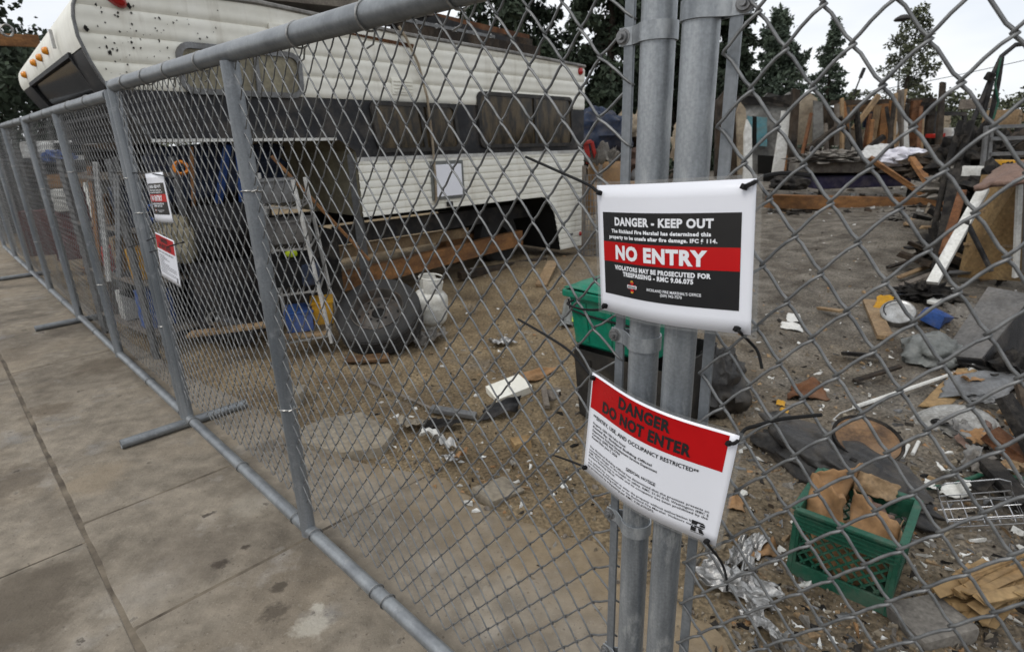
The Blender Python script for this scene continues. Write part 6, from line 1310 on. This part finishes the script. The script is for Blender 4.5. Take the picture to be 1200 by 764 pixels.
for k, (u, v, Yk, s3, mk, lb) in enumerate(((1135, 205, 7.4, (.8, .8, .8), 'charred', 'black heap of charred scrap around the pipe frame foot'), (1175, 205, 8.2, (1.6, 1.2, .8), 'charcoal_wood', 'dark scrap heap behind the grey metal rack'), (1125, 225, 6.9, (.8, .7, .4), 'ash_cloth', 'grey ash heap beside the hand truck'), (1105, 200, 9.5, (1.2, 1, .5), 'charcoal_wood', 'dark low scrap heap right of the charred bed'), (1060, 250, 9.5, (.9, .6, .14), 'ash_cloth', 'flat grey ash heap before the orange sill timber'), (1175, 250, 6.0, (1.0, .8, .7), 'charred', 'black heap behind the plywood cabinet'), (1085, 345, 5.0, (.5, .4, .2), 'charred', 'black clinker heap at the foot of the white leaning board'), (1130, 375, 4.6, (.6, .5, .2), 'ash_cloth', 'grey rag heap between the white board and the tipped cabinet'), (1185, 445, 3.4, (.6, .5, .25), 'charred', 'black heap right of the dark metal sheet'), (1120, 300, 6.0, (.7, .6, .5), 'charred', 'black heap left of the plywood cabinet'))):
    blob('scrap_heap', lb, 'scrap heap', mk, at(u, v + 8, Yk), s3, k, .6, 4, k + 11, 44, 26)
flap('pale_rag', 'pale pointed cardboard scrap on the ground left of the hand truck', 'cardboard', 'plaster_beige', [ground_at(1082, 252), ground_at(1108, 258), ground_at(1098, 240) + Vector((0, 0, .15)), ground_at(1090, 240) + Vector((0, 0, .15))], .02, .04, 4)
for k, (u0, v0, u1, v1, w_, mk, lb) in enumerate(((1050, 342, 1094, 328, .05, 'wood_grey', 'grey slat in the pile above the silver tin'), (1052, 330, 1090, 318, .04, 'wood_tan', 'tan slat in the pile above the silver tin'), (1058, 352, 1086, 345, .12, 'grey_blue_cloth', 'grey blue tile in the pile above the silver tin'), (1040, 318, 1078, 308, .04, 'charcoal_wood', 'dark slat in the pile above the silver tin'), (1090, 360, 1122, 346, .06, 'white_paint', 'white strip in the pile beside the tipped cabinet'), (958, 366, 985, 374, .04, 'wood_tan', 'tan splinter on the ash left of the plank'), (1000, 452, 1052, 442, .04, 'charcoal_wood', 'dark splinter on the ash above the long white strip'), (985, 420, 1030, 428, .05, 'charred', 'charred slat on the ash left of the plastic bundle'), (1180, 520, 1205, 540, .06, 'grey_metal', 'grey bent bracket right of the pale basin'), (1175, 492, 1200, 480, .08, 'wood_tan', 'tan block at the right edge above the basin'), (1178, 560, 1204, 548, .07, 'wood_tan', 'tan splintered piece at the right edge beside the hose'), (900, 245, 925, 250, .08, 'wood_tan', 'tan plank end left of the black tub'))):
    board('wood_batten', lb, ground_at(u0, v0) + Vector((0, 0, .04)), ground_at(u1, v1) + Vector((0, 0, .07)), w_, .025, mk, 'slat', None, .008)

random.seed(77)
for k in range(58):
    u = random.choice((random.uniform(735, 765), random.uniform(905, 1100), random.uniform(940, 1100), random.uniform(1095, 1210), random.uniform(1095, 1210))); Yk = (random.uniform(9.5, 12) if u < 800 else random.uniform(12.9, 14.0)) if u < 1095 else random.uniform(7, 12)
    P = at(u, 200, Yk); P.z = random.uniform(.2, .75) if u < 1095 else random.uniform(.1, .7); a_ = random.uniform(0, 6.28); el = random.choice((.1, .35, .6, 1.0, 1.35)); ln = random.uniform(.5, 1.3)
    if el > .9: ln = min(ln, .8)
    dv = Vector((math.cos(a_) * math.cos(el), math.sin(a_) * math.cos(el), math.sin(el))) * ln
    board('broken_timber', 'charred or scorched broken timber lying loose in the rubble at right', P, P + dv, random.uniform(.04, .16), random.uniform(.02, .08), random.choice(('charred', 'charcoal_wood', 'wood_tan', 'wood_orange', 'wood_grey', 'white_paint', 'plaster_beige', 'rust')), 'timber', 'broken timbers in the rubble', .02)
for k in range(34):
    u = random.choice((random.uniform(735, 765), random.uniform(940, 1100), random.uniform(1095, 1210))); Yk = random.uniform(9.5, 12.5) if u < 800 or u > 1095 else random.uniform(12.3, 13.6); P = at(u, 200, Yk); P.z = random.uniform(.15, .6) + (.35 if 800 < u < 1095 else 0); sz = random.uniform(.25, .7)
    crumple('sheet_scrap', 'small crumpled scrap of sheet or card lying loose in the rubble at right', 'scrap', random.choice(('grey_metal', 'ash_cloth', 'white_metal', 'charred', 'roofing', 'white_paint', 'plaster_beige', 'charcoal_wood')), P, sz, sz * random.uniform(.4, .9), sz * .4, (random.uniform(-.8, .8), random.uniform(-.8, .8), random.uniform(0, 6)), k * 5 + 3, 12, .006, 1.2, .4, 'crumpled scraps in the rubble')
random.seed(123)
for k in range(44):
    u, v = random.uniform(1105, 1225), random.uniform(225, 335)
    P = ground_at(u, v) + Vector((0, 0, random.uniform(.05, .55) * (1 if u > 1140 else .4))); a_ = random.uniform(0, 6.28); el = random.choice((.05, .2, .5, .9, 1.2)); ln = random.uniform(.25, .8)
    dv = Vector((math.cos(a_) * math.cos(el), math.sin(a_) * math.cos(el), math.sin(el))) * ln
    board('broken_timber', 'charred or scorched broken timber lying loose in the rubble at right', P - dv * .4, P + dv * .6, random.uniform(.03, .11), random.uniform(.015, .06), random.choice(('charred', 'charred', 'charcoal_wood', 'wood_tan', 'wood_grey', 'rust', 'grey_metal', 'white_metal')), 'timber', 'broken timbers in the rubble', .014)
random.seed(31)
for k in range(64):
    if k < 34: u, v = (random.uniform(1060, 1215), random.uniform(262, 328)) if k < 26 else (random.uniform(1190, 1220), random.uniform(430, 620))
    else: u, v = random.uniform(1085, 1215), random.uniform(205, 262)
    P = ground_at(u, v) + Vector((0, 0, random.uniform(.02, .14))); sc_ = .5 if v > 300 else 1.0; ln = random.uniform(.25, .9) * (sc_ + .15); a_ = random.uniform(0, 6.28); el = random.choice((0, .1, .3, .6, 1.0)) * random.uniform(.2, 1)
    dv = Vector((math.cos(a_) * math.cos(el), math.sin(a_) * math.cos(el), math.sin(el))) * ln
    cz_ = random.choice(('charred', 'charred', 'charcoal_wood', 'charcoal_wood', 'wood_grey', 'wood_tan', 'rust'))
    board('broken_timber', 'charred or scorched broken timber lying loose in the rubble at right', P, P + dv, random.uniform(.03, .12), random.uniform(.015, .06), cz_, 'timber', 'broken timbers in the rubble', .012)
for k in range(46):
    u, v = random.uniform(1000, 1210), random.uniform(270, 600)
    if 335 < v < 425: v += 100
    if u < 1180 - (v - 265) * .3: u = random.uniform(1120, 1210)
    P = ground_at(u, v) + Vector((0, 0, .03)); sz = random.uniform(.08, .26) * (.6 if v > 420 else 1)
    crumple('sheet_scrap', 'small crumpled scrap of sheet or card lying loose in the rubble at right', 'scrap', random.choice(('grey_metal', 'ash_cloth', 'white_metal', 'cardboard', 'charred', 'roofing', 'white_paint', 'pink_brown')), P, sz, sz * random.uniform(.4, .9), sz * .35, (random.uniform(-.6, .6), random.uniform(-.6, .6), random.uniform(0, 6)), k * 7 + 2, 14, .003, 2.5, .4, 'crumpled scraps in the rubble')
# ------------------------------------------------------------------ litter and charred splinters nobody could count
def scatter(name, label, n, region, sizes, mats, thick=.25, seed=1, dens=None, lift=0.3):
    rs = np.random.RandomState(seed); V = []; Fc = []; MI = []; base = 0; cnt = 0
    while cnt < n:
        u, v = rs.uniform(region[0], region[1]), region[2] + (region[3] - region[2]) * rs.beta(1.2, 1.0)
        P = G(u, v, 0)
        q = (P - J0).dot(FIN); t = (P - J0).dot(FD)
        if q < edge_q(max(-5.9, min(29, t))) + rs.uniform(-.12, .1): 
            if rs.rand() > .02 or q < .05: continue
        if dens and rs.rand() > dens(u, v, P): continue
        P.z = gz(P.x, P.y) if q > edge_q(max(-5.9, min(29, t))) else .002
        s = sizes[0] * (sizes[1] / sizes[0]) ** (rs.rand() ** 2.2); a = s * rs.uniform(.25, .8); h = s * thick * rs.uniform(.2, 1)
        k = rs.randint(4, 7); ang = np.sort(rs.uniform(0, 2 * np.pi, k)); rz = rs.uniform(0, 6.28); tx, ty_ = rs.uniform(-.35, .35, 2)
        pts = np.stack([np.cos(ang) * s * .5 * rs.uniform(.7, 1.1, k), np.sin(ang) * a * .5 * rs.uniform(.7, 1.1, k)], 1)
        c_, s_ = math.cos(rz), math.sin(rz); xy = np.stack([pts[:, 0] * c_ - pts[:, 1] * s_, pts[:, 0] * s_ + pts[:, 1] * c_], 1)
        for top in (0, 1):
            for (x, y) in xy: 
                sc_ = 1 - .15 * top; V.append((P.x + x * sc_, P.y + y * sc_, P.z + h * (top * .8 - lift) + x * tx + y * ty_ + (rs.uniform(-.10, .16) * s if top else 0)))
        V.append((P.x, P.y, P.z + h * (.8 - lift) + rs.uniform(-.06, .16) * s))
        Fc += [(base + k + i, base + k + (i + 1) % k, base + 2 * k) for i in range(k)]; Fc += [(base + i, base + (i + 1) % k, base + k + (i + 1) % k, base + k + i) for i in range(k)]
        MI += [rs.choice(len(mats), p=[m_[1] for m_ in mats])] * (2 * k); base += 2 * k + 1; cnt += 1
    me = bpy.data.meshes.new(name); me.from_pydata(V, [], Fc)
    for m_, _ in mats: me.materials.append(M[m_])
    me.polygons.foreach_set('material_index', MI); ob = bpy.data.objects.new(name, me); COL.objects.link(ob); ob['label'] = label; ob['kind'] = 'stuff'; return ob
scatter('gravel', 'small stones and clods strewn over the dirt', 5200, (330, 1215, 240, 790), (.006, .045), [('stone', .5), ('concrete_chunk', .25), ('wood_grey', .15), ('charcoal_wood', .1)], .9, 3)
scatter('fire_litter', 'flakes of ash, paper and splinters strewn over the burned yard', 5200, (560, 1215, 228, 780), (.008, .085), [('white_paint', .20), ('wood_tan', .22), ('charred', .20), ('ash_cloth', .20), ('cardboard', .08), ('grey_metal', .10)], .14, 5, lambda u, v, P: .15 if u < 860 else (1 if P.x < 2.6 and False else .85))
scatter('rubble_litter', 'charred splinters and broken bits heaped before the burned house', 2600, (900, 1230, 205, 560), (.03, .26), [('charred', .34), ('charcoal_wood', .2), ('wood_tan', .11), ('ash_cloth', .13), ('white_metal', .07), ('wood_orange', .06), ('grey_metal', .09)], .3, 8, lambda u, v, P: min(1, max(0, (u - (1180 - (v - 230) * -.2 if v > 300 else 1110)) / 60 + .06)) if v > 262 else .3 * (v < 250), .1)
scatter('yard_litter', 'scraps of paper, wood and plastic strewn over the dirt by the camper', 1150, (380, 700, 290, 600), (.012, .08), [('white_paint', .25), ('wood_tan', .25), ('charred', .2), ('ash_cloth', .2), ('cardboard', .1)], .15, 11)
scatter('pavement_grit', 'grit strewn over the pavement', 10, (400, 700, 560, 700), (.004, .012), [('stone', 1)], .8, 13)

# ------------------------------------------------------------------ trees and skyline
def leafmesh(name, C, S, droop, mk, parent, rs, narrow=.45):
    n = len(C); d1 = rs.normal(size=(n, 3)); d1[:, 2] -= droop; d1 /= np.linalg.norm(d1, axis=1)[:, None]
    d2 = np.cross(d1, rs.normal(size=(n, 3))); d2 /= np.linalg.norm(d2, axis=1)[:, None]
    S = S[:, None]; V = np.stack([C - d2 * S * narrow * .4, C + d1 * S * .55 - d2 * S * narrow, C + d1 * S * 1.1, C + d1 * S * .5 + d2 * S * narrow], 1).reshape(-1, 3)
    ob = np_mesh(name, V, np.arange(4 * n).reshape(-1, 4), mk, parent, False); return ob
def conifer(label, u, vbase, Y, H, Rr, n, leaf, mk, seed, droop=.5, sparse=1.0, name='conifer_tree', power=.85, zlow=.06):
    rs = np.random.RandomState(seed); P = at(u, vbase, Y); P.z = 0
    root = thing(name, label, 'tree', tuple(P)); b = MB()
    b.tube([P + Vector((.04 * H * nz(k * .7, seed) * k / 8, .03 * H * nz(k * .7, seed + 3) * k / 8, H * k / 8)) for k in range(9)], H * .02, 8, taper=.02)
    nb = int(95 * sparse); C = []
    for i in range(nb):
        f = zlow + (1 - zlow) * (i / nb) ** .9; z = f * H; L_ = Rr * (1 - f) ** power * rs.uniform(.55, 1.15) + .12; az = rs.uniform(0, 6.28)
        tip = Vector((math.cos(az) * L_, math.sin(az) * L_, -L_ * rs.uniform(.05, droop) + L_ * .15))
        b.tube([P + Vector((0, 0, z)), P + Vector((tip.x * .5, tip.y * .5, z + tip.z * .3)), P + Vector((tip.x, tip.y, z + tip.z))], .012 * H * (1 - f) * .35 + .008, 4, taper=.006)
        m_ = int(n / nb * (.35 + 1.3 * L_ / (Rr + .12))); t = rs.uniform(.12, 1.05, m_) ** .8
        cl = np.stack([P.x + tip.x * t, P.y + tip.y * t, z + tip.z * t ** 1.6], 1) + rs.normal(size=(m_, 3)) * np.array((.10, .10, .07)) * (Rr * .8) * (1.15 - t)[:, None] * .9
        cl[:, 2] -= abs(rs.normal(size=m_)) * .10 * Rr * .5; C.append(cl)
    b.build('trunk', 'bark', root); C = np.concatenate(C)
    leafmesh('crown', C, rs.uniform(.5, 1.2, len(C)) * leaf, droop * 1.2, mk, root, rs, .28); return root
def broadleaf(label, u, vbase, Y, H, Rr, n, leaf, mk, seed, z0=.3, name='broadleaf_tree', clumps=46, cat='tree'):
    rs = np.random.RandomState(seed); P = at(u, vbase, Y); P.z = 0; root = thing(name, label, cat, tuple(P)); b = MB()
    b.tube([P, P + Vector((.1, 0, H * .3)), P + Vector((.0, .1, H * .6)), P + Vector((.1, 0, H * .9))], H * .022, 8, taper=.03); C = []
    for i in range(clumps):
        az, r_, f = rs.uniform(0, 6.28), Rr * rs.uniform(.2, 1) ** .6, rs.uniform(z0, 1); env = math.sin(math.pi * min(1, (f - z0) / (1 - z0) * .86 + .12)) ** .6
        c_ = Vector((math.cos(az) * r_ * env, math.sin(az) * r_ * env, f * H)); b.tube([P + Vector((0, 0, max(.2, f * H - r_ * .6))), P + c_ * .5 + Vector((0, 0, (f * H) * .5 - r_ * .1)), P + c_], .025, 4, taper=.008)
        m_ = int(n / clumps); s_ = Rr * rs.uniform(.10, .26); C.append(np.array(P + c_) + rs.normal(size=(m_, 3)) * s_ * np.array((1, 1, .75)))
    b.build('trunk', 'bark', root); C = np.concatenate(C); leafmesh('crown', C, rs.uniform(.5, 1.2, len(C)) * leaf, .2, mk, root, rs, .5)
    return root
conifer('tall dark drooping conifer just right of the camper roof', 712, 200, 23, 10.5, 2.9, 26000, .26, 'needles_dark', 1, .9)
conifer('tall drooping conifer rising over the roof lumber of the camper', 600, 200, 25, 13, 4.0, 22000, .28, 'needles_dark', 2, 1.0)
conifer('dense dark conifer behind the double fence posts', 790, 200, 27, 12, 4.2, 34000, .28, 'needles_dark', 3, .8)
conifer('narrow dark conifer between the posts and the right tension bar', 846, 200, 26, 8.4, 2.1, 16000, .24, 'needles_dark', 4, .7)
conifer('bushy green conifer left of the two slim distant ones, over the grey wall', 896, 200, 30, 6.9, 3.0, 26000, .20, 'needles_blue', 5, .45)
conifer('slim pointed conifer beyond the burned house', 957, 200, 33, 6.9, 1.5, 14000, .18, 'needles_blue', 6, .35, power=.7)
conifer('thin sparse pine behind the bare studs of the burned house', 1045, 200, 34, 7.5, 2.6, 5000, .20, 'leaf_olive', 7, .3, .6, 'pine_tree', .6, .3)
broadleaf('dark leafy tree at the left edge behind the camper nose', 12, 260, 14, 5.2, 2.4, 12000, .15, 'needles_dark', 8, .22)
broadleaf('second dark leafy tree at the left behind the camper nose', 75, 260, 18, 4.6, 2.2, 9000, .16, 'needles_dark', 9, .2)
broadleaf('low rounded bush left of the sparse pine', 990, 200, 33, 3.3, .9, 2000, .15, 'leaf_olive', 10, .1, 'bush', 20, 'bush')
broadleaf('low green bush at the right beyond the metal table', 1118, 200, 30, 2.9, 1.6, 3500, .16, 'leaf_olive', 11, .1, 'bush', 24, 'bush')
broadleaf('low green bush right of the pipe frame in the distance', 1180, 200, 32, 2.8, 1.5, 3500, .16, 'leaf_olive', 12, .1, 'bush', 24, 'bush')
rs = np.random.RandomState(21); C = []
for k in range(150):
    x = -90 + 200 * k / 150 + rs.uniform(-1, 1); C.append(np.array((x, 75 + rs.uniform(-5, 5), 1.3)) + rs.normal(size=(90, 3)) * np.array((1.2, 1, .75 + .3 * rs.rand())))
C = np.concatenate(C); rt = bpy.data.objects.new('t_', None)
n = len(C); d1 = rs.normal(size=(n, 3)); d1 /= np.linalg.norm(d1, axis=1)[:, None]; d2 = np.cross(d1, rs.normal(size=(n, 3))); d2 /= np.linalg.norm(d2, axis=1)[:, None]
V = np.stack([C - d2 * .15, C + d1 * .3 - d2 * .2, C + d1 * .6, C + d1 * .3 + d2 * .2], 1).reshape(-1, 3)
me = bpy.data.meshes.new('distant_woods'); me.from_pydata(V.tolist(), [], np.arange(4 * n).reshape(-1, 4).tolist()); me.materials.append(M['leaf_olive'])
o = bpy.data.objects.new('distant_woods', me); COL.objects.link(o); o['kind'] = 'stuff'; o['label'] = 'far low belt of trees along the horizon'
lp = thing('street_lamp', 'tall distant street lamp with a flat round head above the sparse pine', 'street lamp', tuple(at(1053, 165, 45)))
P0, P1 = at(1050, 165, 45), at(1057, 25, 45); P0.z = 0
b = MB(); b.tube([P0, P0.lerp(P1, .5), P1], .10, 8, taper=.05); b.build('pole', 'lamp_grey', lp)
b = MB(); b.lathe([(0, .3), (.25, .28), (.55, .1), (.62, 0), (.55, -.08), (0, -.12)], 20, Matrix.Translation(P1 + Vector((.1, 0, .1)))); b.build('lamp_head', 'dark_metal', lp, smooth=50)
b = MB(); b.beam(at(1000, 112, 30), at(1008, 92, 30), .05, .05); b.beam(at(1008, 92, 30), at(1013, 80, 30), .12, .12); tag(b.build('flag_pole', 'dark_metal'), 'thin leaning distant pole with a dark tip left of the sparse pine', 'pole')
b = MB(); pa, pb = at(900, 122, 40), at(1290, 50, 26); b.tube([pa.lerp(pb, i / 12) - Vector((0, 0, .35 * math.sin(math.pi * i / 12))) for i in range(13)], .016, 5); tag(b.build('power_line', 'dark_metal'), 'power line slanting across the grey sky at right', 'cable')
